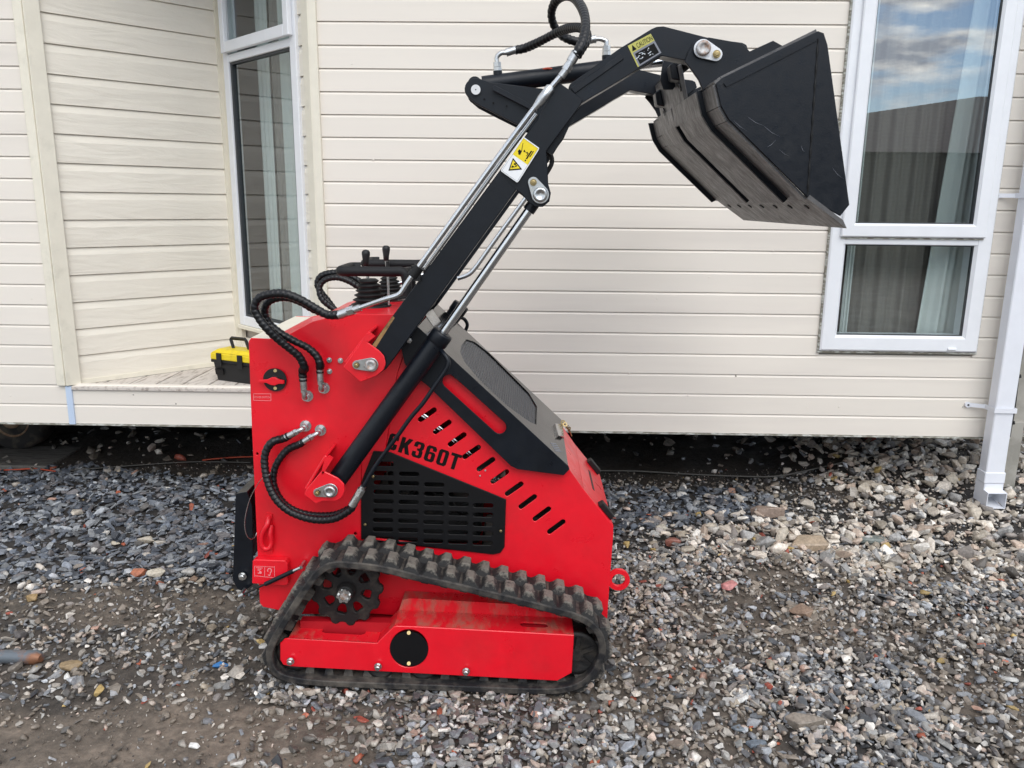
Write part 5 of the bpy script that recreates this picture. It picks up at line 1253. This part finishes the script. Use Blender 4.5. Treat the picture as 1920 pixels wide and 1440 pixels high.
# cutting edge: plate under the lip
eA, eB = [v2(q) for q in XZ([(1513, 372), (1587, 428)], YK)]; d = (eB - eA).normalized(); n = Vector((-d.z, 0, d.x)) * .010
mb = MB(); mb.hexa([(eA.x, YK - .002, eA.z), (eB.x, YK - .002, eB.z), (eB.x - d.x * .02 + n.x, YK - .002, eB.z - d.z * .02 + n.z), (eA.x + n.x, YK - .002, eA.z + n.z)],
        [(eA.x, YK2 + .002, eA.z), (eB.x, YK2 + .002, eB.z), (eB.x - d.x * .02 + n.x, YK2 + .002, eB.z - d.z * .02 + n.z), (eA.x + n.x, YK2 + .002, eA.z + n.z)])
ce = mb.build('cutting_edge', 'worn', bucket)
mb = MB()
for k in range(7):
    y = YK + .08 + k * .132; c = eA.lerp(eB, .28); c.y = y; mb.cyl(c - n * .02, c - n * .25, .008, 10)
# bolts become a part of the edge
mbo = mb.build('bolt', 'dark', None); mbo.location = (0, 0, 0); setparent(mbo, bucket)
far_pts = [v2(q) for q in XZ([(1342, 157), (1352, 199), (1367, 225), (1514, 371)], YK)]
mb = MB(); o_ = []
for i, p in enumerate(far_pts):
    a = far_pts[max(i - 1, 0)]; b = far_pts[min(i + 1, 3)]; d_ = (b - a).normalized(); o_.append(Vector((-abs(d_.z), 0, -abs(d_.x) * (1 if i else .1))).normalized())
mb.prism([(p.x, p.z) for p in far_pts] + [((p + n_ * .020).x, (p + n_ * .020).z) for p, n_ in reversed(list(zip(far_pts[:3] + [far_pts[2].lerp(far_pts[3], .97)], o_)))], YK2 - .012, YK2 - .0005); mb.build('side_rim', 'black', bucket, .001)
# two raised wear skids under the bucket and the quick-attach plate above it
A0, A1, A2, A3 = [v2(q) for q in XZ([(1343, 157), (1352, 198), (1367, 224), (1512, 369)], YK)]
TOP = v2(XZ([(1324, 78)], YK)[0])
def skid(y0, y1, pts, h, name, m='worn'):
    mb = MB(); outs = []
    for i, p in enumerate(pts):
        a = pts[max(i - 1, 0)]; b = pts[min(i + 1, len(pts) - 1)]; d = (b - a).normalized(); outs.append((p, Vector((d.z, 0, -d.x))))
    s_ = 1 if outs[0][1].x < 0 else -1
    poly = [(p.x + n.x * h * s_, p.z + n.z * h * s_) for p, n in outs] + [(p.x + n.x * .0005 * s_, p.z + n.z * .0005 * s_) for p, n in reversed(outs)]
    mb.prism(poly, y0, y1); return mb.build(name, m, bucket, .0015)
skid(2.135, 2.43, [A0.lerp(TOP, .05), A1, A2, A3], .020, 'wear_skid'); skid(2.49, 2.73, [A0.lerp(TOP, .05), A1, A2, A3], .020, 'wear_skid')
for k_, (ya_, yb_) in enumerate(((2.135, 2.43), (2.49, 2.73))):    # black painted flanks
    pts = [A0.lerp(TOP, .05), A1, A2, A3]; mb = MB(); poly = []
    outs = []
    for i, p in enumerate(pts):
        a = pts[max(i - 1, 0)]; b = pts[min(i + 1, 3)]; d_ = (b - a).normalized(); outs.append((p, Vector((d_.z, 0, -d_.x))))
    s_ = 1 if outs[0][1].x < 0 else -1
    poly = [(p.x + n_.x * .018 * s_, p.z + n_.z * .018 * s_) for p, n_ in outs] + [(p.x + n_.x * .001 * s_, p.z + n_.z * .001 * s_) for p, n_ in reversed(outs)]
    mb.prism(poly, ya_ - .0035, ya_ - .0003); mb.build('skid_flank', 'black', bucket)
mb = MB(); dq = (TOP - A0).normalized(); nq = Vector((-dq.z, 0, dq.x)); nq = nq if nq.x < 0 else -nq
Bq = A1 + nq * .0205; Tq = TOP + nq * .012; pl4 = lambda y: [(Bq.x, y, Bq.z), (Tq.x, y, Tq.z), (Tq.x - nq.x * .012, y, Tq.z - nq.z * .012), (Bq.x - nq.x * .012, y, Bq.z - nq.z * .012)]
mb.hexa(pl4(2.30), pl4(2.69)); qa = mb.build('attach_plate', 'worn', bucket, .002)
for y, t in ((2.305, .93), (2.60, .70)):
    c = Bq.lerp(Tq, t); mb = MB(); f = lambda yy: [tuple((c + dq * a + nq * b) + Vector((0, yy, 0))) for a, b in ((-.03, .001), (.024, .001), (.018, .018), (-.02, .022))]
    mb.hexa(f(y), f(y + .055)); mb.build('locking_lug', 'black_worn', bucket, .003)
    mb = MB(); cc = c + nq * .004 - dq * .045; cc.y = y + .01; mb.ring(cc, nq, .006, .012, .003, 16); mb.build('eye_hole', 'black_worn', bucket)
# ears with the pivot pins
ear = [(1284, 116), (1290, 98), (1300, 80), (1312, 71), (1330, 70), (1392, 81), (1406, 96), (1450, 76), (1470, 87), (1490, 80), (1440, 112), (1352, 150), (1344, 162), (1320, 174), (1310, 150), (1296, 130)]
YE = YA - .001
er = yplate('bucket_ear', ear, [], YE, .010, 'black', None, bevel=.0015); setparent(er, bucket)
m2 = er.data.copy(); m2.transform(Matrix.Scale(-1, 4, (0, 1, 0))); m2.transform(Matrix.Translation((0, 2 * YC, 0))); m2.flip_normals(); link('bucket_ear', m2, None, bucket)
kk = keeper((1318, 91), (1343, 102), YE - .0105, 15, 10.5, m='upvc', pin='rusty'); mirror([kk])
mb = MB(); p = P(1318, 91, YE); mb.cyl(Vector((p.x, YE - .008, p.z)), Vector((p.x, 2 * YC - YE + .008, p.z)), .016, 20); mb.build('pivot_shaft', 'cast', LD)
mb = MB(); p = P(1257, 143, 2.5); mb.cyl(Vector((p.x, 2.38, p.z)), Vector((p.x, 2.56, p.z)), .014, 20); mb.build('link_pin', 'zinc', LD)
lk = yplate('tilt_link', [(1246, 100), (1272, 94), (1284, 112), (1276, 150), (1262, 168), (1244, 168), (1238, 150)], [], 2.38, .010, 'black', LD)

# --- controls ------------------------------------------------------------
zc = P(700, 508, 2.36).z
def XX(px, Y): return P(px, 505, Y).x
def bar(x0, x1, ya, yb, post):
    r = .0148; pts = [Vector((x1, ya, zc - .07)), Vector((x1, ya, zc - .02)), Vector((x1 - .012, ya, zc)), Vector((x1 - .04, ya, zc)), Vector((x0 + .03, ya, zc)), Vector((x0 + .006, ya + .006, zc)), Vector((x0, ya + .03, zc)), Vector((x0, yb - .03, zc)), Vector((x0 + .006, yb - .006, zc)), Vector((x0 + .03, yb, zc))]
    mb = MB(); mb.sweep(spline(pts, .008), r, 14); mb.build('hand_bar', 'grip', LD)
bar(XX(636, 2.34), XX(762, 2.34), 2.34, 2.50, 1); bar(XX(680, 2.62), XX(800, 2.62), 2.64, 2.76, 1)
mb = MB(); c = P(765, 512, 2.40); mb.sweep(spline([Vector((XX(745, 2.34), 2.345, zc)), Vector((XX(758, 2.38), 2.36, zc - .002)), Vector((XX(768, 2.40), 2.42, zc - .004)), Vector((XX(765, 2.4), 2.47, zc - .03)), Vector((XX(765, 2.4), 2.48, zc - .09))], .008), .0125, 12); mb.build('hand_bar', 'grip', LD)
def lever(px, ptop, pkb, pbt, pbb, Y, wb, tilt=4):
    a, b, c, d = P(px, ptop, Y), P(px, pkb, Y), P(px + 5, pbt, Y), P(px + 8, pbb, Y)
    c = Vector((c.x, Y, c.z)); mb = MB(); up_ = (a - b).normalized(); H_ = (a - b).length
    mb.lathe(b, up_, [(.005, 0), (.0085, .001), (.0092, H_ * .3), (.0125, H_ * .72), (.0122, H_ * .86), (.008, H_ * .97), (.001, H_)], 20); k = mb.build('lever_knob', 'tbox', LD)
    mb = MB(); mb.cyl(c - Vector((0, 0, .01)), b, .0048, 12); mb.build('lever_rod', 'zinc', LD)
    mb = MB(); n = 6; pr = []; Hb = (c - d).length; ub_ = (c - d).normalized()
    for i in range(n):
        t = i / n; R = wb * (1 - .55 * t); pr += [(R * .80, Hb * t), (R, Hb * (t + .35 / n)), (R, Hb * (t + .5 / n)), (R * .74, Hb * (t + .92 / n))]
    pr += [(wb * .32, Hb * .98), (.007, Hb)]
    mb.lathe(d, ub_, pr, 32); mb.lathe(d - ub_ * .004, ub_, [(wb * 1.15, 0), (wb * 1.15, .005), (wb, .008)], 32); mb.build('rubber_boot', 'rubber', LD)
lever(686, 468, 499, 522, 573, 2.42, .056); lever(724, 460, 489, 518, 557, 2.58, .052)
mb = MB(); mb.cyl(P(727, 512, 2.40), P(729, 572, 2.40), .0038, 10); mb.build('lever_rod', 'zinc', LD); mb = MB(); mb.cyl(P(727, 490, 2.40), P(727, 514, 2.40), .0055, 12); mb.build('lever_cap', 'tbox', LD)

# --- rear: ring handle, bracket box, gas strut, platform ------------------------
mb = MB(); Yd = YB - .02
for a in (0,): mb.sweep(spline(PP([(505, 968, YB), (504, 972, YB - .008), (501, 984, Yd), (492, 1001, Yd), (490, 1016, Yd), (495, 1028, Yd), (505, 1028, Yd), (509, 1016, Yd + .004), (507, 1002, Yd + .004), (509, 984, YB - .008)]), .005), .0075, 10)
mb.prism(XZ([(499, 962), (511, 964), (512, 1036), (504, 1037)], YB - .0005), YB - .006, YB - .0002); mb.build('lashing_eye', 'red', LD)
bx = XZ([(473, 1052), (478, 1050), (534, 1052), (539, 1058), (540, 1096), (535, 1099), (472, 1095)], YB - .03)
mb = MB(); mb.prism(bx, YB - .028, YB - .0003); bxo = mb.build('step_bracket', 'red', LD, .002)
Yq = YB - .0285
decal('label_print', [(477, 1061), (516, 1063), (515, 1063.7), (477, 1061.7)], Yq, 'pinkp', bxo, .0004); decal('label_print', [(477, 1079), (515, 1083), (515, 1083.8), (477, 1079.8)], Yq, 'pinkp', bxo, .0004)
for x in (477, 496, 514.5): decal('label_print', [(x, 1061.5), (x + .8, 1061.5), (x + .6, 1082), (x - .2, 1081)], Yq, 'pinkp', bxo, .0004)
decal('label_print', [(479, 1063), (494, 1064), (493, 1078), (479, 1077)], Yq, 'pinkp', bxo, .0004, [[(.3, .2), (.4, .2), (.4, .5), (.3, .5)], [(.5, .2), (.75, .2), (.75, .3), (.6, .3), (.6, .5), (.8, .6), (.8, .85), (.3, .85), (.3, .75), (.5, .72), (.5, .5)], [(.05, .05), (.9, .05), (.9, .12), (.05, .12)]])
decal('label_print', [(499, 1064), (512, 1065), (511, 1081), (499, 1080)], Yq, 'pinkp', bxo, .0004, [[(.3, .05), (.7, .05), (.85, .25), (.85, .45), (.7, .6), (.7, .8), (.55, .95), (.35, .95), (.25, .8), (.35, .78), (.45, .86), (.58, .78), (.58, .55), (.72, .4), (.72, .28), (.62, .15), (.38, .15), (.28, .28), (.34, .45), (.24, .5), (.15, .3)]])
mb = MB(); a, b = P(564, 1064, YB - .045), P(449, 1118, YB - .045); mb.cyl(a.lerp(b, .12), a.lerp(b, .58), .0068, 16); o = mb.build('gas_strut', 'black', LD)
mb = MB(); mb.cyl(a.lerp(b, .58), a.lerp(b, .93), .0033, 12); mb.build('strut_rod', 'cast', o)
mb = MB(); mb.cyl(a.lerp(b, .005), a.lerp(b, .12), .005, 12); mb.cyl(a, a + Vector((0, .04, 0)), .0055, 12); mb.build('strut_end', 'zinc', o); mb = MB(); mb.cyl(a.lerp(b, .93), b, .0065, 12); mb.cyl(b, b + Vector((0, .045, 0)), .0055, 12); mb.build('strut_end', 'zinc', o)
# folded platform behind the body: two cheeks and a floor plate
Yq0 = YB + .012
ck = [(442, 926), (463, 922), (473, 950), (475, 1096), (457, 1109), (446, 1106), (436, 1088)]
pc = yplate('platform_cheek', ck, [], Yq0, .006, 'black', LD, fillet=.004)
mb = MB(); mb.hexbolt(P(455, 1080, Yq0 - .006), (0, -1, 0), .010, .010); mb.build('bolt', 'zinc', pc); mirror([pc])
sheet('platform_plate', (436.5, 1088), (442.5, 927), Yq0, Yq0 + .001, 2 * YC - Yq0 - .001, .006, 'black')
sheet('platform_lip', (442.6, 926), (462, 922.4), Yq0, Yq0 + .001, 2 * YC - Yq0 - .001, .005, 'black')

# --- tracks --------------------------------------------------------------
YTK, YTK2 = 2.06, 2.215
inner = [(655, 1067), (629, 1066), (607, 1074), (588, 1095), (564, 1130), (538, 1172), (517, 1208), (510, 1232), (517, 1255), (540, 1268), (600, 1276), (700, 1280.5), (800, 1284), (900, 1288), (1000, 1291.5), (1050, 1290), (1085, 1280), (1110, 1258), (1123, 1226), (1120, 1198), (1103, 1176), (1069, 1160), (980, 1137), (869, 1110), (780, 1090), (715, 1074)]
def track_side(ya, yb, sgn):
    base = [Vector((p.x, 0, p.z)) for p in PP([(a, b, YTK) for a, b in inner])]
    path = spline(base, .0125, closed=True); N = len(path)
    cen = sum(path, Vector()) / N
    nor = []
    for i in range(N):
        t = (path[(i + 1) % N] - path[i - 1]).normalized(); n = Vector((t.z, 0, -t.x))
        if n.dot(path[i] - cen) < 0: n = -n
        nor.append(n)
    # keep outward orientation consistent on the concave run
    for i in range(1, N):
        if nor[i].dot(nor[i - 1]) < 0: nor[i] = -nor[i]
    th = .020; mb = MB(); vs = []
    cs = [(0, ya + .002), (.0, yb - .002), (.003, yb), (th - .003, yb), (th, yb - .004), (th, ya + .004), (th - .003, ya), (.003, ya)]
    for p, n in zip(path, nor):
        for a, y in cs: q = p + n * a; vs.append((q.x, y, q.z))
    k = len(cs); f = [(i * k + j, i * k + (j + 1) % k, ((i + 1) % N) * k + (j + 1) % k, ((i + 1) % N) * k + j) for i in range(N) for j in range(k)]
    mb.add(vs, f); belt = mb.build('track', 'track', LD)
    return belt, path, nor, th
belt, tp, tn, tth = track_side(YTK, YTK2, 1)
per = sum((tp[(i + 1) % len(tp)] - tp[i]).length for i in range(len(tp))); NL = round(per / .0565)
def at_s(s):
    s = s % per; i = 0
    while True:
        d = (tp[(i + 1) % len(tp)] - tp[i]).length
        if s <= d or i == len(tp) - 1: t = min(s / d, 1); break
        s -= d; i += 1
    j = (i + 1) % len(tp); return tp[i].lerp(tp[j], t), tn[i].lerp(tn[j], t).normalized()
def lugmesh(variant):
    mb = MB(); g = random.Random(variant); w, l, h = .070, .050, .022; j = lambda s: g.uniform(-s, s)
    lv = []
    for (fx, fy0, fy1, z) in ((.56, -.002, w, -.001), (.36, .009, w - .005, h * .45), (.21 + j(.04), .013 + j(.003), w - .008, h + j(.0015))):
        sk = .006 * z / h
        lv.append([(-l * fx + sk, fy0, z), (l * fx + sk, fy0, z), (l * fx * .92 + sk, fy1, z), (-l * fx * .92 + sk, fy1, z)])
    vs = [p for q in lv for p in q]; fs = [(8, 9, 10, 11), (3, 2, 1, 0)] + [(i * 4 + k, i * 4 + (k + 1) % 4, i * 4 + 4 + (k + 1) % 4, i * 4 + 4 + k) for i in (0, 1) for k in range(4)]
    me = bpy.data.meshes.new('lug'); me.from_pydata(vs, [], fs); me.update()
    bm = bmesh.new(); bm.from_mesh(me); bmesh.ops.recalc_face_normals(bm, faces=bm.faces)
    bmesh.ops.bevel(bm, geom=list(bm.edges), offset=.0016, segments=1, affect='EDGES', clamp_overlap=True)
    bm.to_mesh(me); bm.free(); me.materials.append(MT['lug']); return me
LUGS = [lugmesh(k) for k in range(10)]
def basis(p, n, y):
    t = Vector((n.z, 0, -n.x)); m = Matrix((t, Vector((0, 1, 0)), n)).transposed()
    if m.determinant() < 0: t = -t; m = Matrix((t, Vector((0, 1, 0)), n)).transposed()
    return m
def put_lug(p, n, y, me, flip):
    o = bpy.data.objects.new('track_lug', me); COL.objects.link(o); o.location = Vector((p.x, y, p.z))
    m = basis(p, n, y).to_4x4()
    if flip: m = m @ Matrix.Rotation(math.pi, 4, 'Z')
    o.rotation_euler = m.to_euler(); setparent(o, belt); return o
inner_mb = MB()
for k in range(NL):
    p, n = at_s(k * per / NL); put_lug(p + n * (tth - .001), n, YTK + .0745, random.choice(LUGS), True)
    p, n = at_s((k + .5) * per / NL); put_lug(p + n * (tth - .001), n, YTK2 - .0745, random.choice(LUGS), False)
    # drive lugs inside
    p, n = at_s((k + .25) * per / NL); t = Vector((n.z, 0, -n.x))
    for ya_, yb_ in ((YTK + .030, YTK + .066), (YTK2 - .066, YTK2 - .030)):
        A_ = [p + t * a + Vector((0, y, 0)) + n * .002 for a, y in ((-.014, ya_), (.014, ya_), (.014, yb_), (-.014, yb_))]
        B_ = [p + t * a * .7 + Vector((0, y, 0)) - n * .020 for a, y in ((-.014, ya_ + .006), (.014, ya_ + .006), (.014, yb_ - .006), (-.014, yb_ - .006))]
        q_ = MB(); q_.hexa(A_, B_); q_.build('drive_lug', 'track', belt)
# far track: belt and lugs joined
fb = belt.data.copy(); fb.transform(Matrix.Scale(-1, 4, (0, 1, 0))); fb.transform(Matrix.Translation((0, 2 * YC, 0))); fb.flip_normals(); fbo = link('track', fb, None, LD)
mb = MB()
for k in range(NL):
    for off, yy in ((0, 2 * YC - YTK - .04), (.5, 2 * YC - YTK2 + .04)):
        p, n = at_s((k + off) * per / NL); t = Vector((n.z, 0, -n.x)); p = p + n * tth
        mb.hexa([p + t * a + Vector((0, yy + b, 0)) for a, b in ((-.018, -.03), (.018, -.03), (.018, .03), (-.018, .03))], [p + t * a * .6 + n * .022 + Vector((0, yy + b * .7, 0)) for a, b in ((-.018, -.03), (.018, -.03), (.018, .03), (-.018, .03))])
mb.build('track_lugs', 'lug', fbo, kind='stuff')

# sprocket with holes
YSP = 2.135; sc_ = Vector((650, 1106)); R = 63; teeth = []
nt_ = 13
for k in range(nt_):
    a = 2 * math.pi * k / nt_
    for da, rr in ((-.15, R - 1), (-.11, R + 2.5), (-.05, R + 5), (.05, R + 5), (.11, R + 2.5), (.15, R - 1), (.24, R - 2.5)):
        teeth.append((sc_.x + rr * math.cos(a + da), sc_.y + rr * math.sin(a + da)))
hl = []
for k in range(8):
    a = 2 * math.pi * (k + .3) / 8; out = []
    for da, rr in ((-.14, 28), (.14, 28), (.24, 38), (.19, 47), (-.19, 47), (-.24, 38)): out.append((sc_.x + rr * math.cos(a + da), sc_.y + rr * math.sin(a + da)))
    hl.append(rounded(out, 5))
spk = yplate('drive_sprocket', teeth, hl, YSP, .016, 'cast', LD, bevel=.0022)
c = P(650, 1106, YSP); pl_ = plen(YSP)
mb = MB(); mb.lathe(c + Vector((0, -.012, 0)), (0, -1, 0), [(19 * pl_, -.004), (18 * pl_, .002), (17 * pl_, .006), (16 * pl_, .012)], 32); mb.build('sprocket_hub', 'cast', spk)
mb = MB(); mb.cyl(c + Vector((0, -.024, 0)), c + Vector((0, -.036, 0)), 14 * pl_, 12, smooth=False)
for k in range(6):
    a = math.pi * k / 3; q = c + Vector((math.cos(a) * 11 * pl_, -.036, math.sin(a) * 11 * pl_)); mb.cyl(q, q + Vector((0, -.007, 0)), .0052, 6, smooth=False)
mb.build('castle_nut', 'zinc', spk); mb = MB(); mb.cyl(c + Vector((0, -.036, 0)), c + Vector((0, -.041, 0)), 7.5 * pl_, 20); mb.cyl(c + Vector((0, -.041, 0)), c + Vector((0, -.0415, 0)), .003, 12); mb.build('axle_end', 'rusty', spk)
mb = MB(); mb.cyl(c + Vector((0, .02, 0)), c + Vector((0, .10, 0)), .05, 28); mb.build('drive_motor', 'dark', LD)
# rollers and idler
def wheel(name, px, py, rp, ya, yb, prof=None):
    c = P(px, py, ya); r = rp * plen(ya); mb = MB()
    mb.lathe(Vector((c.x, ya, c.z)), (0, 1, 0), [(r * .3, .004), (r * .75, .002), (r * .82, 0), (r, 0), (r, .012), (r * .86, .016), (r * .86, yb - ya - .016), (r, yb - ya - .012), (r, yb - ya), (r * .3, yb - ya)], 36)
    return mb.build(name, 'cast', LD)
wheel('tension_wheel', 552, 1226, 37, YTK + .03, YTK2 - .03)
for px in (713, 793, 874): wheel('track_roller', px, 1250 + (px - 713) * .02, 27, YTK + .03, YTK2 - .03)
idl = wheel('idler_wheel', 1080, 1226, 46, YTK + .03, YTK2 - .03)
mb = MB(); c = P(1080, 1226, YTK + .03)
for k in range(6):
    a = math.pi * k / 3 + .4; d_ = Vector((math.cos(a), 0, math.sin(a))); t_ = Vector((-d_.z, 0, d_.x))
    o0 = c + Vector((0, -.004, 0)); mb.hexa([o0 + d_ * .016 + t_ * .006, o0 + d_ * .055 + t_ * .006, o0 + d_ * .055 - t_ * .006, o0 + d_ * .016 - t_ * .006], [o0 + q + Vector((0, .006, 0)) for q in (d_ * .016 + t_ * .006, d_ * .055 + t_ * .006, d_ * .055 - t_ * .006, d_ * .016 - t_ * .006)])
mb.cyl(c + Vector((0, -.006, 0)), c + Vector((0, .004, 0)), .02, 20); mb.build('wheel_rib', 'cast', idl)
# track frame cover
YV = 2.078
cov = [(529, 1203), (533, 1198), (540, 1197), (707, 1206), (737, 1176), (742, 1174), (780, 1175), (1076, 1191), (1076, 1196), (1072, 1262), (1045, 1277), (800, 1264), (545, 1250), (531, 1247), (525, 1237), (525, 1206)]
cv = yplate('track_frame_cover', cov, [circ(767, 1216, 35.5, 32)], YV, .006, 'red', LD, bevel=.0018)
mb = MB()
def shelf(a, b, y0, y1, name='cover_top', m='red_dirty', th=.005, hole=None):
    A, B = [v2(q) for q in XZ([a, b], YV)]; U = (B - A).normalized(); 
    return plate(name, [(0, 0), ((B - A).length, 0), ((B - A).length, y1 - y0), (0, y1 - y0)], hole or [], Vector((A.x, y0, A.z)), U, Vector((0, 1, 0)), th, m, cv, .0008)
def lslot(a, b, u0, u1, v0, v1):
    A, B = [v2(q) for q in XZ([a, b], YV)]; L_ = (B - A).length; r = (v1 - v0) / 2; out = []
    for k in range(9): t = -math.pi / 2 + math.pi * k / 8; out.append((u1 * L_ - r + r * math.cos(t), (v0 + v1) / 2 + r * math.sin(t)))
    for k in range(9): t = math.pi / 2 + math.pi * k / 8; out.append((u0 * L_ + r + r * math.cos(t), (v0 + v1) / 2 + r * math.sin(t)))
    return out
shelf((540, 1197), (707, 1206), YV + .001, YV + .105, hole=[lslot((540, 1197), (707, 1206), .33, .83, .040, .070)])
shelf((707.4, 1206), (738, 1176), YV + .001, YV + .105)
shelf((738.5, 1174.6), (1076, 1191), YV + .001, YV + .095, hole=[lslot((738.5, 1174.6), (1076, 1191), .70, .86, .034, .060)])
mb = MB(); q = XZ([(738, 1176), (1076, 1192), (1076, 1170), (760, 1152), (745, 1155)], YV); mb.prism(q, YV + .0955, YV + .1); mb.build('cover_riser', 'red_dirty', cv)
shelf((745, 1154.5), (1076, 1170), YV + .1005, YB - .0005, 'cover_top')
dc = MB(); c = P(767, 1216.5, YV); r = 36 * plen(YV, .1); dc.cyl(c + Vector((0, .002, 0)), c + Vector((0, -.0015, 0)), r, 40); dco = dc.build('cover_disc', 'panel', cv)
for b in (1186.5, 1244): mb = MB(); mb.cyl(P(766.5, b, YV - .0015), P(766.5, b, YV - .005), .0055, 14); mb.build('screw', 'brass', cv)
for a, b in ((545, 1239), (709, 1249), (874, 1258)): mb = MB(); mb.hexbolt(P(a, b, YV - .006), (0, -1, 0), .0088, .012); mb.build('bolt', 'zinc', cv)
mb = MB(); q0, q1 = P(560, 1262, YV + .02), P(1050, 1180, YV + .02); mb.box(q0.x, q1.x, YV + .06, YV + .09, q0.z + .02, q1.z - .012); mb.build('track_beam', 'red_in', LD)
mirror([cv]); mirror([spk])

# ------------------------------------------------------------------ tool box on the porch deck
TB = P(436, 716, 3.70); tz = ZD
tb = thing('tool_box', 'black and yellow plastic tool box standing on the porch deck', 'toolbox', (TB.x, TB.y, tz))
ang = math.radians(-24); tu = Vector((math.cos(ang), math.sin(ang), 0)); tv = Vector((-tu.y, tu.x, 0)); to = P(402, 706, 3.76); to.z = tz + .0005
Lb, Wb = .235, .125; hgt = .105
def tbq(z, i, o0=0.0, l0=0, l1=0, w0=0, w1=0): return [to + tu * (o0 - i + l0) + tv * (-i + w0) + Vector((0, 0, z)), to + tu * (Lb + i - l1) + tv * (-i + w0) + Vector((0, 0, z)), to + tu * (Lb + i - l1) + tv * (Wb + i - w1) + Vector((0, 0, z)), to + tu * (o0 - i + l0) + tv * (Wb + i - w1) + Vector((0, 0, z))]
mb = MB(); mb.hexa(tbq(0, -.010), tbq(hgt * .86, .0)); mb.hexa(tbq(hgt * .861, .008), tbq(hgt, .009)); mb.build('body', 'tbox', tb, .003)
mb = MB(); mb.hexa(tbq(hgt + .0005, .010), tbq(hgt + .032, .008)); mb.hexa(tbq(hgt + .0325, .007), tbq(hgt + .050, -.018)); lid = mb.build('lid', 'yellow', tb, .004)
for l0 in (.035, .165):
    mb = MB(); a = to + tu * l0 + tv * -.0118; f = lambda z, d: [a + Vector((0, 0, z)) - tv * d, a + tu * .030 + Vector((0, 0, z)) - tv * d, a + tu * .030 + Vector((0, 0, z)) + tv * .002, a + Vector((0, 0, z)) + tv * .002]
    mb.hexa(f(hgt - .03, .004), f(hgt + .034, .004)); mb.build('latch', 'tbox', tb, .001)
mb = MB(); a = to + tu * .012 + tv * -.0015; mb.hexa([a + Vector((0, 0, .03)), a + tu * .05 + Vector((0, 0, .03)), a + tu * .05 + tv * .001 + Vector((0, 0, .03)), a + tv * .001 + Vector((0, 0, .03))], [a - tv * .004 + Vector((0, 0, .06)), a + tu * .05 - tv * .004 + Vector((0, 0, .06)), a + tu * .05 + tv * .001 + Vector((0, 0, .06)), a + tv * .001 + Vector((0, 0, .06))]); mb.build('side_boss', 'panel', tb)
mb = MB(); m0 = to + tv * (Wb / 2); zz = lambda h: Vector((0, 0, hgt + h))
mb.sweep([m0 + tu * .075 + zz(.045), m0 + tu * .060 + zz(.092), m0 + tu * .064 + zz(.098), m0 + tu * .150 + zz(.098), m0 + tu * .155 + zz(.092), m0 + tu * .175 + zz(.045)], .0085, 4, smooth=False); mb.build('handle', 'tbox', tb)
